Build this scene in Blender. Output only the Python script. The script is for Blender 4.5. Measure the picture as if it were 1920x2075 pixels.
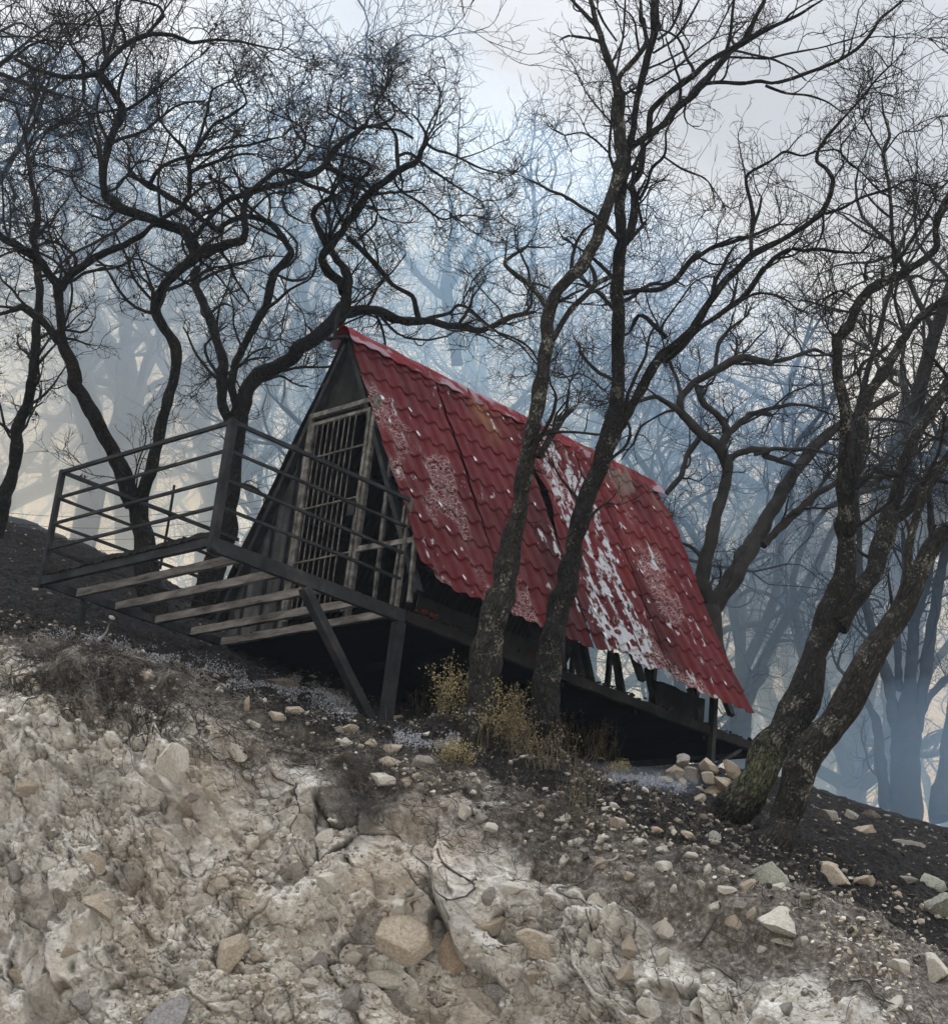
import bpy, math, random
import numpy as np
from mathutils import Vector, Matrix
from mathutils.bvhtree import BVHTree

for o in list(bpy.data.objects): bpy.data.objects.remove(o)
sc = bpy.context.scene
COL = sc.collection
R_ = math.radians

# ---------------------------------------------------------------- camera, world, sun
W_, H_ = 1920.0, 2075.0
FOC = 2.008; YAW, PITCH, ROLL = -.806, .332, .115
CAM = np.array([13.201, -10.731, -4.579])
_cy, _sy, _cp, _sp = math.cos(YAW), math.sin(YAW), math.cos(PITCH), math.sin(PITCH)
FW = np.array([_sy*_cp, _cy*_cp, _sp]); _r0 = np.array([_cy, -_sy, 0.]); _u0 = np.cross(_r0, FW)
RT = _r0*math.cos(ROLL)+_u0*math.sin(ROLL); UP = -_r0*math.sin(ROLL)+_u0*math.cos(ROLL)
FH = np.array([_sy, _cy, 0.]); RH = _r0
cam = bpy.data.cameras.new("camera"); camo = bpy.data.objects.new("camera", cam); COL.objects.link(camo)
m = Matrix(((RT[0], UP[0], -FW[0], CAM[0]), (RT[1], UP[1], -FW[1], CAM[1]), (RT[2], UP[2], -FW[2], CAM[2]), (0, 0, 0, 1)))
camo.matrix_world = m
cam.sensor_fit = 'HORIZONTAL'; cam.sensor_width = 36; cam.lens = 36*FOC
cam.clip_end = 3000; cam.clip_start = .1
sc.camera = camo

SUN_AZ, SUN_EL = YAW-R_(11), R_(19)        # the sun stands low behind the trees, veiled by cloud and smoke
world = bpy.data.worlds.new("World"); sc.world = world; world.use_nodes = True
nt = world.node_tree; N = nt.nodes; L = nt.links
for n in list(N): N.remove(n)
def nd(nt, t, **k):
    n = nt.nodes.new(t)
    for a, v in k.items():
        if a.startswith('i_'):
            n.inputs[a[2:].replace('_', ' ')].default_value = v
        else: setattr(n, a, v)
    return n
out = nd(nt, 'ShaderNodeOutputWorld'); bg = nd(nt, 'ShaderNodeBackground'); bg.inputs['Strength'].default_value = .1
sky = nd(nt, 'ShaderNodeTexSky', sky_type='NISHITA', sun_disc=False)
sky.sun_elevation = SUN_EL; sky.sun_rotation = math.pi+SUN_AZ if False else SUN_AZ
tc = nd(nt, 'ShaderNodeTexCoord'); sep = nd(nt, 'ShaderNodeSeparateXYZ'); L.new(tc.outputs['Generated'], sep.inputs[0])
nz = nd(nt, 'ShaderNodeTexNoise'); nz.inputs['Scale'].default_value = 3.2; nz.inputs['Detail'].default_value = 5; nz.inputs['Roughness'].default_value = .5
mpw = nd(nt, 'ShaderNodeMapping'); mpw.inputs['Scale'].default_value = (1, 1, 2.2); mpw.inputs['Location'].default_value = (.4, .1, .3)
L.new(tc.outputs['Generated'], mpw.inputs[0]); L.new(mpw.outputs[0], nz.inputs[0])
cl = nd(nt, 'ShaderNodeValToRGB'); e = cl.color_ramp.elements
e[0].position = .32; e[0].color = (6.3, 6.6, 7.0, 1); e[1].position = .68; e[1].color = (10.2, 10.5, 11.0, 1)
L.new(nz.outputs[0], cl.inputs[0])
# warm near the horizon, brighter towards the zenith (overcast)
hz = nd(nt, 'ShaderNodeValToRGB'); e = hz.color_ramp.elements
e[0].position = .0; e[0].color = (1, 1, 1, 1); e[1].position = .50; e[1].color = (0, 0, 0, 1)
L.new(sep.outputs['Z'], hz.inputs[0])
mx = nd(nt, 'ShaderNodeMix', data_type='RGBA'); L.new(hz.outputs[0], mx.inputs[0]); L.new(cl.outputs[0], mx.inputs[6]); mx.inputs[7].default_value = (15., 11.8, 6.4, 1)
zr = nd(nt, 'ShaderNodeMapRange', interpolation_type='SMOOTHSTEP'); zr.inputs[1].default_value = .56; zr.inputs[2].default_value = .9; zr.inputs[3].default_value = 1; zr.inputs[4].default_value = 4.4
L.new(sep.outputs['Z'], zr.inputs[0])
vm = nd(nt, 'ShaderNodeVectorMath', operation='SCALE'); L.new(mx.outputs[2], vm.inputs[0]); L.new(zr.outputs[0], vm.inputs['Scale'])
mx2 = nd(nt, 'ShaderNodeMix', data_type='RGBA'); mx2.inputs[0].default_value = .88; L.new(sky.outputs[0], mx2.inputs[6]); L.new(vm.outputs[0], mx2.inputs[7])
L.new(mx2.outputs[2], bg.inputs[0]); L.new(bg.outputs[0], out.inputs[0])

sun = bpy.data.lights.new("sun", 'SUN'); sun.energy = 2.2; sun.angle = R_(14); sun.color = (1, .93, .82)
suno = bpy.data.objects.new("sun", sun); COL.objects.link(suno)
sd = Vector((math.sin(SUN_AZ)*math.cos(SUN_EL), math.cos(SUN_AZ)*math.cos(SUN_EL), math.sin(SUN_EL)))
suno.rotation_euler = (-sd).to_track_quat('-Z', 'Y').to_euler()
sc.view_settings.view_transform = 'Standard'; sc.view_settings.look = 'None'; sc.view_settings.exposure = 0; sc.view_settings.gamma = 1
cy = sc.cycles
cy.max_bounces = 6; cy.diffuse_bounces = 3; cy.glossy_bounces = 2; cy.transmission_bounces = 2; cy.volume_bounces = 1; cy.transparent_max_bounces = 8
cy.use_adaptive_sampling = True; cy.adaptive_threshold = .02; cy.sample_clamp_indirect = 4

# ---------------------------------------------------------------- geometry of the view: where a seen thing stands
def ray(px, py): return FW+RT*((px-960)/(FOC*1920))-UP*((py-1037.5)/(FOC*1920))
def at(px, py, t):                       # the point at horizontal distance t
    d = ray(px, py); return CAM+d*(t/(d@FH))
def stz(s, t, z): return CAM+RH*s+FH*t+np.array([0, 0, z])
def to_st(P): d = np.asarray(P)-CAM; return d@RH, d@FH, d[..., 2]

# ---------------------------------------------------------------- noise in numpy
def _h(*a):
    h = np.zeros_like(a[0], dtype=np.uint32)
    for i, x in enumerate(a):
        h = (h ^ (x.astype(np.int64).astype(np.uint32)*np.uint32([374761393, 668265263, 2246822519, 3266489917][i])))
        h = (h ^ (h >> np.uint32(13)))*np.uint32(1274126177)
    h = h ^ (h >> np.uint32(16))
    return h.astype(np.float64)/4294967295.
def vnoise(x, y, z=None, seed=0):
    if z is None: z = np.zeros_like(x)
    xi, yi, zi = np.floor(x), np.floor(y), np.floor(z); fx, fy, fz = x-xi, y-yi, z-zi
    sx, sy, sz = [f*f*f*(f*(f*6-15)+10) for f in (fx, fy, fz)]
    r = 0
    sd_ = np.full_like(x, seed)
    for dz in ((0, 1) if fz.any() else (0,)):
        wz = sz if dz else 1-sz
        for dx in (0, 1):
            for dy in (0, 1):
                w = (sx if dx else 1-sx)*(sy if dy else 1-sy)*wz
                r = r+w*_h(xi+dx, yi+dy, zi+dz, sd_)
    return r*2-1
def fbm(x, y, z=None, seed=0, oct=4, rough=.5):
    a, s, t = 1., 0., 0.
    for i in range(oct):
        s = s+a*vnoise(x*2**i, y*2**i, None if z is None else z*2**i, seed+i*7); t += a; a *= rough
    return s/t*1.5
def worley(x, y, seed=0, jit=.9):        # F1, F2, cell random, vector to the seed
    xi, yi = np.floor(x), np.floor(y)
    f1 = np.full_like(x, 9.); f2 = f1.copy(); idr = np.zeros_like(x); vx = np.zeros_like(x); vy = np.zeros_like(x)
    for dx in (-1, 0, 1):
        for dy in (-1, 0, 1):
            cx, cyy = xi+dx, yi+dy
            px = cx+.5+jit*(_h(cx, cyy, np.full_like(x, seed))-.5); py = cyy+.5+jit*(_h(cx, cyy, np.full_like(x, seed+91))-.5)
            ddx, ddy = x-px, y-py; d = np.sqrt(ddx*ddx+ddy*ddy)
            nr = d < f1
            f2 = np.where(nr, f1, np.minimum(f2, d))
            if nr.any():
                idr = np.where(nr, _h(cx, cyy, np.full_like(x, seed+17)), idr); vx = np.where(nr, ddx, vx); vy = np.where(nr, ddy, vy)
            f1 = np.where(nr, d, f1)
    return f1, f2, idr, vx, vy
def sst(a, b, x): t = np.clip((x-a)/(b-a), 0, 1); return t*t*(3-2*t)

# ---------------------------------------------------------------- mesh helpers
def np_mesh(name, V, F, mat=None, smooth=True, attrs=None):
    """V (n,3), F (m,k) with k 3 or 4, one mesh."""
    me = bpy.data.meshes.new(name); V = np.ascontiguousarray(V, np.float32); F = np.ascontiguousarray(F, np.int32)
    k = F.shape[1]; me.vertices.add(len(V)); me.vertices.foreach_set('co', V.ravel())
    me.loops.add(F.size); me.loops.foreach_set('vertex_index', F.ravel())
    me.polygons.add(len(F)); me.polygons.foreach_set('loop_start', np.arange(0, F.size, k, dtype=np.int32))
    try: me.polygons.foreach_set('loop_total', np.full(len(F), k, np.int32))
    except Exception: pass
    me.update(calc_edges=True)
    me.polygons.foreach_set('use_smooth', np.full(len(F), smooth, bool))
    for an, av in (attrs or {}).items():
        if av.ndim == 1: a = me.attributes.new(an, 'FLOAT', 'POINT'); a.data.foreach_set('value', av.astype(np.float32))
        elif av.shape[1] == 3: a = me.attributes.new(an, 'FLOAT_VECTOR', 'POINT'); a.data.foreach_set('vector', av.astype(np.float32).ravel())
        else: a = me.attributes.new(an, 'FLOAT_COLOR', 'POINT'); a.data.foreach_set('color', av.astype(np.float32).ravel())
    if mat: me.materials.append(mat)
    return me
def obj(name, me, parent=None):
    o = bpy.data.objects.new(name, me); COL.objects.link(o)
    if parent is not None: o.parent = parent
    return o
def tag(o, label=None, cat=None, group=None, kind=None):
    if label: o['label'] = label
    if cat: o['category'] = cat
    if group: o['group'] = group
    if kind: o['kind'] = kind
    return o
def empty(name, loc=(0, 0, 0)):
    o = bpy.data.objects.new(name, None); o.location = loc; o.empty_display_size = .2; COL.objects.link(o); return o
def grid_faces(nr, nc):
    i = np.arange(nr*nc).reshape(nr, nc)
    return np.stack([i[:-1, :-1], i[:-1, 1:], i[1:, 1:], i[1:, :-1]], -1).reshape(-1, 4)

class MB:                                # boxes, beams and tubes gathered into one mesh
    def __init__(s): s.V = []; s.F = []; s.n = 0
    def add(s, V, F):
        s.V.append(np.asarray(V, float)); s.F += [tuple(i+s.n for i in f) for f in F]; s.n += len(V); return s
    def box(s, lo, hi):
        x0, y0, z0 = lo; x1, y1, z1 = hi
        return s.add([(x0, y0, z0), (x1, y0, z0), (x1, y1, z0), (x0, y1, z0), (x0, y0, z1), (x1, y0, z1), (x1, y1, z1), (x0, y1, z1)],
                     [(0, 3, 2, 1), (4, 5, 6, 7), (0, 1, 5, 4), (1, 2, 6, 5), (2, 3, 7, 6), (3, 0, 4, 7)])
    def beam(s, a, b, w, h, upv=(0, 0, 1), seg=1, jag=0, rnd=None, ends=(1, 1)):
        a, b = np.array(a, float), np.array(b, float); d = b-a; l = np.linalg.norm(d); d /= l
        sd_ = np.cross(d, upv)
        if np.linalg.norm(sd_) < 1e-4: sd_ = np.cross(d, (1, 0, 0))
        sd_ /= np.linalg.norm(sd_); u = np.cross(sd_, d)
        V = []; F = []
        for i in range(seg+1):
            c = a+d*l*i/seg; f = i/seg; sc_ = ends[0]*(1-f)+ends[1]*f
            ww, hh = w*sc_, h*sc_
            j = (lambda: 0) if not jag else (lambda: rnd.uniform(-jag, jag))
            for x, y in ((-1, -1), (1, -1), (1, 1), (-1, 1)):
                V.append(c+sd_*(x*ww/2+j())+u*(y*hh/2+j()))
        for i in range(seg):
            o = i*4
            for k in range(4): F.append((o+k, o+(k+1) % 4, o+4+(k+1) % 4, o+4+k))
        F += [(3, 2, 1, 0), (seg*4, seg*4+1, seg*4+2, seg*4+3)]
        return s.add(V, F)
    def build(s, name, mat, parent=None, bevel=0, smooth=False):
        me = bpy.data.meshes.new(name); me.from_pydata([tuple(v) for v in np.vstack(s.V)], [], s.F); me.materials.append(mat); me.update()
        if smooth: me.polygons.foreach_set('use_smooth', [True]*len(me.polygons))
        o = obj(name, me, parent)
        if bevel: b = o.modifiers.new('bevel', 'BEVEL'); b.width = bevel; b.segments = 2; b.limit_method = 'ANGLE'
        return o

def tubes(chains, sides):
    """chains: list of (P[n,3], R[n]) -> V, F, bark vectors"""
    Ps = np.concatenate([c[0] for c in chains]); Rs = np.concatenate([c[1] for c in chains])
    lens = np.array([len(c[0]) for c in chains]); starts = np.concatenate([[0], np.cumsum(lens)[:-1]])
    T = np.empty_like(Ps); n = len(Ps)
    first = np.zeros(n, bool); first[starts] = True; last = np.zeros(n, bool); last[starts+lens-1] = True
    nxt = np.where(last, np.arange(n), np.minimum(np.arange(n)+1, n-1)); prv = np.where(first, np.arange(n), np.arange(n)-1)
    T = Ps[nxt]-Ps[prv]; T /= np.linalg.norm(T, axis=1)[:, None]+1e-9
    seg = np.linalg.norm(Ps-Ps[prv], axis=1); s = np.cumsum(seg)
    ref = np.array([.93, .36, .08]); A = np.cross(T, ref); A /= np.linalg.norm(A, axis=1)[:, None]+1e-6; B = np.cross(T, A)
    th = np.arange(sides)/sides*2*np.pi; c, sn = np.cos(th), np.sin(th)
    V = Ps[:, None]+Rs[:, None, None]*(A[:, None]*c[None, :, None]+B[:, None]*sn[None, :, None])
    Rb = np.maximum(Rs, .01)
    bark = np.stack([Rb[:, None]*c, Rb[:, None]*sn, np.repeat(s[:, None], sides, 1)], -1)
    idx = np.arange(n*sides).reshape(n, sides); i = np.nonzero(~last)[0]
    a = idx[i]; b = idx[i+1]
    F = np.stack([a, np.roll(a, -1, 1), np.roll(b, -1, 1), b], -1).reshape(-1, 4)
    return V.reshape(-1, 3), F, bark.reshape(-1, 3)
def join(parts):
    V = []; F = []; B = []; n = 0
    for v, f, b in parts: V.append(v); F.append(f+n); B.append(b); n += len(v)
    return np.vstack(V), np.vstack(F), np.vstack(B)
def unit(v): return v/(np.linalg.norm(v, axis=-1, keepdims=True)+1e-9)
def grow(P0, D0, Ln, R0, K, wig, trop, rng, tip=.3):
    """grow many crooked shoots at once -> P (n,K+1,3), R (n,K+1)"""
    n = len(P0); P = np.empty((n, K+1, 3)); R = np.empty((n, K+1)); P[:, 0] = P0; D = unit(D0); st = (Ln/K)[:, None]
    kink = rng.normal(size=(n, 3))
    for k in range(K):
        kink = .45*kink+rng.normal(size=(n, 3))*.9
        D = unit(D+kink*wig+np.array([0, 0, trop]))
        P[:, k+1] = P[:, k]+D*st
    R[:] = R0[:, None]*(1-(1-tip)*np.linspace(0, 1, K+1))[None]
    return P, R
def spawn(P, R, m, lo, ang, rng, rr=(.45, .7), flat=0.):
    """m side shoots per parent, from node fraction lo on"""
    n, K1, _ = P.shape; pid = np.repeat(np.arange(n), m); k = rng.integers(max(1, int(lo*K1)), K1, size=len(pid)); k[::m] = K1-1
    base = P[pid, k]; T = unit(P[pid, k]-P[pid, k-1]); rv = rng.normal(size=T.shape); rv[:, 2] *= 1-flat
    side = unit(rv-(rv*T).sum(1, keepdims=True)*T); a = rng.normal(ang, .25, size=len(pid))[:, None]
    a[::m] *= .3
    D = T*np.cos(a)+side*np.sin(a); return base, D, R[pid, k]*rng.uniform(*rr, size=len(pid)), k/(K1-1)

# ---------------------------------------------------------------- materials
def mat_new(name):
    m = bpy.data.materials.new(name); m.use_nodes = True; nt = m.node_tree
    for n in list(nt.nodes): nt.nodes.remove(n)
    o = nd(nt, 'ShaderNodeOutputMaterial'); b = nd(nt, 'ShaderNodeBsdfPrincipled'); b.inputs['Specular IOR Level'].default_value = .10; nt.links.new(b.outputs[0], o.inputs[0])
    return m, nt, b
def ramp(nt, src, stops, interp='LINEAR'):
    r = nd(nt, 'ShaderNodeValToRGB'); r.color_ramp.interpolation = interp; el = r.color_ramp.elements
    while len(el) < len(stops): el.new(.5)
    for e_, (p, c) in zip(el, stops): e_.position = p; e_.color = (*c, 1) if len(c) == 3 else c
    nt.links.new(src, r.inputs[0]); return r.outputs[0]
def noise(nt, vec, scale, detail=4, rough=.55, dist=0):
    n = nd(nt, 'ShaderNodeTexNoise'); n.inputs['Scale'].default_value = scale; n.inputs['Detail'].default_value = detail
    n.inputs['Roughness'].default_value = rough; n.inputs['Distortion'].default_value = dist
    if vec is not None: nt.links.new(vec, n.inputs[0])
    return n.outputs[0]
def mixc(nt, f, a, b, blend='MIX'):
    n = nd(nt, 'ShaderNodeMix', data_type='RGBA', blend_type=blend)
    for i, v in ((0, f), (6, a), (7, b)):
        if hasattr(v, 'links') or hasattr(v, 'is_output'): nt.links.new(v, n.inputs[i])
        else: n.inputs[i].default_value = v if i == 0 else (*v, 1) if len(v) == 3 else v
    return n.outputs[2]
def bump(nt, b, h, strength=.5, dist=.02, normal=None):
    n = nd(nt, 'ShaderNodeBump'); n.inputs['Strength'].default_value = strength; n.inputs['Distance'].default_value = dist
    nt.links.new(h, n.inputs['Height'])
    if normal is not None: nt.links.new(normal, n.inputs['Normal'])
    nt.links.new(n.outputs[0], b.inputs['Normal']); return n.outputs[0]
def attr(nt, name, out='Vector'):
    n = nd(nt, 'ShaderNodeAttribute'); n.attribute_name = name; return n.outputs[out]
def mapping(nt, vec, scale=(1, 1, 1), loc=(0, 0, 0)):
    n = nd(nt, 'ShaderNodeMapping'); n.inputs['Scale'].default_value = scale; n.inputs['Location'].default_value = loc; nt.links.new(vec, n.inputs[0]); return n.outputs[0]

def bark_mat(name, dark, mid, pale, pale_at=.62, moss=None):
    m, nt, b = mat_new(name); v = attr(nt, 'bark'); vs = mapping(nt, v, (1, 1, .38))
    vo = nd(nt, 'ShaderNodeTexVoronoi', feature='DISTANCE_TO_EDGE'); vo.inputs['Scale'].default_value = 34
    wv = nd(nt, 'ShaderNodeVectorMath', operation='ADD'); nn = nd(nt, 'ShaderNodeTexNoise'); nn.inputs['Scale'].default_value = 18; nt.links.new(vs, nn.inputs[0])
    sc_ = nd(nt, 'ShaderNodeVectorMath', operation='SCALE'); sc_.inputs['Scale'].default_value = .05; nt.links.new(nn.outputs[1], sc_.inputs[0])
    nt.links.new(vs, wv.inputs[0]); nt.links.new(sc_.outputs[0], wv.inputs[1]); nt.links.new(wv.outputs[0], vo.inputs[0])
    plate = ramp(nt, vo.outputs[0], [(0, (0, 0, 0)), (.25, (1, 1, 1))])
    n1 = noise(nt, v, 14, 5, .65); c = ramp(nt, n1, [(.3, dark), (.6, mid)])
    n2 = noise(nt, v, 46, 4, .7); n3 = noise(nt, v, 5, 3); 
    mul = nd(nt, 'ShaderNodeMath', operation='MULTIPLY'); nt.links.new(n2, mul.inputs[0]); nt.links.new(n3, mul.inputs[1])
    lich = ramp(nt, mul.outputs[0], [(pale_at*.5, (0, 0, 0)), (pale_at*.5+.05, (1, 1, 1))])
    c = mixc(nt, lich, c, pale)
    if moss:
        tco = nd(nt, 'ShaderNodeTexCoord').outputs['Object']
        g = nd(nt, 'ShaderNodeVectorMath', operation='DISTANCE'); nt.links.new(tco, g.inputs[0]); g.inputs[1].default_value = moss
        n4 = noise(nt, v, 26, 6, .75)
        ad = nd(nt, 'ShaderNodeMath', operation='MULTIPLY_ADD'); nt.links.new(n4, ad.inputs[0]); ad.inputs[1].default_value = 2.6; nt.links.new(g.outputs['Value'], ad.inputs[2])
        hf = nd(nt, 'ShaderNodeMath', operation='MULTIPLY'); nt.links.new(ad.outputs[0], hf.inputs[0]); hf.inputs[1].default_value = .45
        mk = ramp(nt, hf.outputs[0], [(.64, (1, 1, 1)), (.70, (0, 0, 0))])
        c = mixc(nt, mk, c, (.105, .11, .06))
    c = mixc(nt, plate, mixc(nt, .65, c, (.006, .006, .006)), c)
    nt.links.new(c, b.inputs['Base Color']); b.inputs['Roughness'].default_value = .92
    ad = nd(nt, 'ShaderNodeMath', operation='ADD'); nt.links.new(plate, ad.inputs[0]); nt.links.new(n2, ad.inputs[1])
    bump(nt, b, ad.outputs[0], .9, .018); return m
def plain(name, stops, scale=8, rough=.8, metal=0, bstr=.3, bscale=40, bdist=.004, stretch=(1, 1, 1)):
    m, nt, b = mat_new(name); tco = nd(nt, 'ShaderNodeTexCoord').outputs['Object']; v = mapping(nt, tco, stretch)
    c = ramp(nt, noise(nt, v, scale, 6, .65), stops); nt.links.new(c, b.inputs['Base Color'])
    b.inputs['Roughness'].default_value = rough; b.inputs['Metallic'].default_value = metal
    bump(nt, b, noise(nt, v, bscale, 4, .6), bstr, bdist); return m
M_BARK = bark_mat('bark_charred', (.008, .008, .008), (.028, .026, .024), (.13, .125, .11), .68)
M_BARKG = bark_mat('bark_grey', (.012, .0115, .0105), (.046, .043, .038), (.24, .235, .20), .60)
M_BARKM = bark_mat('bark_lichen', (.008, .0075, .007), (.026, .024, .022), (.17, .165, .145), .63, moss=None)
M_TWIG = plain('twig_char', [(.3, (.008, .008, .009)), (.7, (.03, .027, .025))], 12, .9)
def flat_bark():                          # for trees far off: no fine bump
    m, nt, b = mat_new('bark_far'); c = ramp(nt, noise(nt, attr(nt, 'bark'), 6, 3), [(.3, (.012, .012, .012)), (.7, (.04, .037, .034))])
    nt.links.new(c, b.inputs['Base Color']); b.inputs['Roughness'].default_value = .95; return m
M_FAR = flat_bark()
M_STEEL = plain('scorched_steel', [(.3, (.010, .011, .013)), (.55, (.028, .030, .035)), (.75, (.065, .058, .054))], 5, .72, .2, .25, 60, .002)
M_GATE = plain('ash_coated_steel', [(.32, (.028, .027, .026)), (.50, (.095, .091, .086)), (.70, (.22, .21, .20))], 9, .75, .1, .3, 70, .002)
M_WOOD = plain('scorched_joist_wood', [(.32, (.035, .030, .028)), (.46, (.11, .10, .092)), (.66, (.23, .21, .195))], 7, .85, 0, .4, 60, .004, (.35, 2, 2))
M_CHAR = plain('charred_panel', [(.3, (.006, .006, .007)), (.6, (.022, .022, .022)), (.8, (.07, .07, .065))], 3, .85, 0, .6, 25, .01)
M_BLACK = plain('burnt_underfloor_shade', [(.3, (.002, .002, .002)), (.8, (.008, .008, .008))], 5, .95)  # burnt floor, blacker than the other char: underfloor shade put into the colour
M_SHEET = plain('scorched_corrugated_sheet', [(.25, (.012, .013, .014)), (.5, (.045, .047, .05)), (.72, (.12, .12, .125))], 2.4, .65, .3, .3, 30, .004, (1, .5, 1))

# ---------------------------------------------------------------- the hillside: cut bank, burnt slope, ridge, road
def tps_fit(x, y, z, lam=.02):
    n = len(x); d = np.hypot(x[:, None]-x, y[:, None]-y); K = d*d*np.log(d+1e-6)+lam*np.eye(n)
    Pm = np.c_[np.ones(n), x, y]; A = np.zeros((n+3, n+3)); A[:n, :n] = K; A[:n, n:] = Pm; A[n:, :n] = Pm.T
    return x, y, np.linalg.solve(A, np.r_[z, 0, 0, 0])
def tps_eval(f, x, y):
    X, Y, w = f; o = w[-3]+w[-2]*x+w[-1]*y
    for i in range(len(X)):
        d = np.hypot(x-X[i], y-Y[i]); o = o+w[i]*d*d*np.log(d+1e-6)
    return o
D_ = 1920/1848.                            # my notes are in pixels of a 1848-wide copy of the photo
lip_px = [(-260, 1185, 15.2), (0, 1235, 15.3), (150, 1252, 15.4), (300, 1295, 15.5), (450, 1352, 15.6), (600, 1402, 15.6), (740, 1446, 15.55), (900, 1500, 15.0),
          (1000, 1530, 14.6), (1150, 1565, 14.3), (1300, 1620, 14.0), (1450, 1680, 13.6), (1600, 1745, 13.2), (1750, 1825, 12.85), (1848, 1880, 12.6), (2100, 1990, 12.2)]
lipS, lipT, lipZ = [], [], []
for px, py, t in lip_px:
    for _ in range(4): t = 15.35-.20*(to_st(at(px*D_, py*D_, t))[0]+3.77)
    s_, t_, z_ = to_st(at(px*D_, py*D_, t)); lipS.append(s_); lipT.append(t_); lipZ.append(z_)
ctrl = [(-.55, 16.07, 3.50), (-3.69, 16.46, 4.2), (2.68, 19.06, 3.93), (-2.25, 17.84, 4.46), (1.57, 21.5, 4.40), (-.3, 19.5, 4.42), (.8, 18.0, 3.95), (0, 17, 3.8), (3.3, 20.5, 4.15),
        (3.68, 22, 4.75), (4.72, 22, 4.52), (-5.6, 22, 6.75), (-2.25, 20, 5.3), (-.5, 23, 5.4), (1.5, 24.5, 5.3), (6.1, 24, 4.8), (5, 32, 5.6), (0, 32, 6.2), (-5, 30, 7.9), (-9, 26, 8.6),
        (-8, 40, 8.2), (0, 44, 7.4), (8, 42, 6.4), (9, 26, 4.8), (-8, 18, 5.4), (7, 19, 3.3), (4.85, 18.4, 3.42)]
for px, py, t in ((930, 1402, 15.4), (1060, 1452, 15.4), (1440, 1600, 15.3), (1530, 1642, 14.9), (1848, 1745, 15.4), (1700, 1660, 16.0), (1200, 1540, 16.0), (1300, 1560, 16.6)):
    s_, t_, z_ = to_st(at(px*D_, py*D_, t)); ctrl.append((s_, t_, z_))
ctrl += list(zip(lipS, lipT, lipZ))
ctrl = np.array(ctrl, float); TPS = tps_fit(*ctrl.T)
def hill(s, t):
    return tps_eval(TPS, np.clip(s, -11, 11), np.clip(t, 11, 46))+np.where(t > 46, (t-46)*.01, 0)-np.where(np.abs(s) > 11, (np.abs(s)-11)*.03, 0)
def lip(s):
    return np.interp(s, lipS, lipT), hill(s, np.interp(s, lipS, lipT))
ROADZ = -1.6
# columns and rows
cs = np.concatenate([-4.6-np.geomspace(.02, 300, 60)[::-1], np.arange(-4.6, 4.6, .0088), 4.6+np.geomspace(.02, 300, 60)])
q1 = np.concatenate([np.linspace(0, .62, 440, endpoint=False), np.linspace(.62, 1, 70)])       # down the face
up1 = np.concatenate([np.linspace(.012, 2.2, 170, endpoint=False), np.linspace(2.2, 9, 190, endpoint=False), 9+np.geomspace(.02, 420, 70)])
def face(s, q):
    """point of the cut face at arc share q below the lip, for every column"""
    tl, zl = lip(s); H = zl-ROADZ
    A = R_(79)-R_(37)*sst(.5, 3.6, s)
    qq = np.linspace(0, 1, 120); ang = R_(30)+(A[:, None]-R_(30))*sst(0, .10, qq)[None]
    ang = ang-(A[:, None]-R_(8))*sst(.93, 1, qq)[None]
    sn = np.cumsum(np.sin(ang), 1); cn = np.cumsum(np.cos(ang), 1); sn -= sn[:, :1]; cn -= cn[:, :1]
    sc_ = H/sn[:, -1]
    Z = np.empty((len(q), len(s))); T = Z.copy()
    for j in range(len(s)):
        Z[:, j] = zl[j]-np.interp(q, qq, sn[j])*sc_[j]; T[:, j] = tl[j]-np.interp(q, qq, cn[j])*sc_[j]
    return T, Z, sc_*120
Tf, Zf, arc = face(cs, q1)
nf = len(q1); tl, zl = lip(cs)
S2, U2 = np.meshgrid(cs, up1); Tu = tl[None]+U2; Zu = hill(S2, Tu)
Sf = np.repeat(cs[None], nf, 0)
road = np.array([3., 12, 60, 300]); Tr = Tf[-1][None]-road[:, None]; Zr = np.full_like(Tr, ROADZ)
S = np.vstack([np.repeat(cs[None], 4, 0), Sf[::-1], S2]); T = np.vstack([Tr[::-1], Tf[::-1], Tu]); Z = np.vstack([Zr, Zf[::-1], Zu])
nr, nc = S.shape
P3 = CAM+S[..., None]*RH+T[..., None]*FH+Z[..., None]*np.array([0, 0, 1.])
gv = np.gradient(P3, axis=0); gu = np.gradient(P3, axis=1); Nn = unit(np.cross(gu, gv))
# signed distance from the lip along the surface: <0 on the face, in metres
vd = np.vstack([np.full((4, nc), -6.), -(q1[::-1, None]*arc[None]/1.0), U2])
_uc = np.cumsum(np.r_[0, np.sqrt(np.diff(cs)**2+np.diff(tl)**2+np.diff(zl)**2)]); _uc -= np.interp(0, cs, _uc)
_g = np.gradient(tl, cs); _z = np.gradient(zl, cs); _A = R_(79)-R_(37)*sst(.5, 3.6, cs); _c = -(_g*np.cos(_A)+_z*np.sin(_A))/np.sqrt(1+_g**2+_z**2)
_xs = np.linspace(-6, 6, 241); _k = np.exp(-np.linspace(-2.2, 2.2, 41)**2); _cs = np.convolve(np.pad(np.interp(_xs, cs, _c), 20, 'edge'), _k/_k.sum(), 'valid'); _c = np.clip(np.interp(cs, _xs, _cs), -.75, .75)
_dp = np.maximum(-vd, 0); u_ = _uc[None]+_dp*_c[None]; v_ = np.where(vd < 0, -_dp*np.sqrt(1-_c**2)[None], vd)   # unsheared coordinates on the surface
near = (1-sst(4.2, 6.5, np.abs(S)))*(vd > -5.9)
facem = sst(.02, -.35, vd)                 # 1 on the cut face
wx = fbm(u_*1.1, v_*1.1, seed=3, oct=4); wy = fbm(u_*1.1, v_*1.1, seed=31, oct=4)
wx2 = fbm(u_*5, v_*5, seed=5, oct=3); wy2 = fbm(u_*5, v_*5, seed=51, oct=3)
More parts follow.
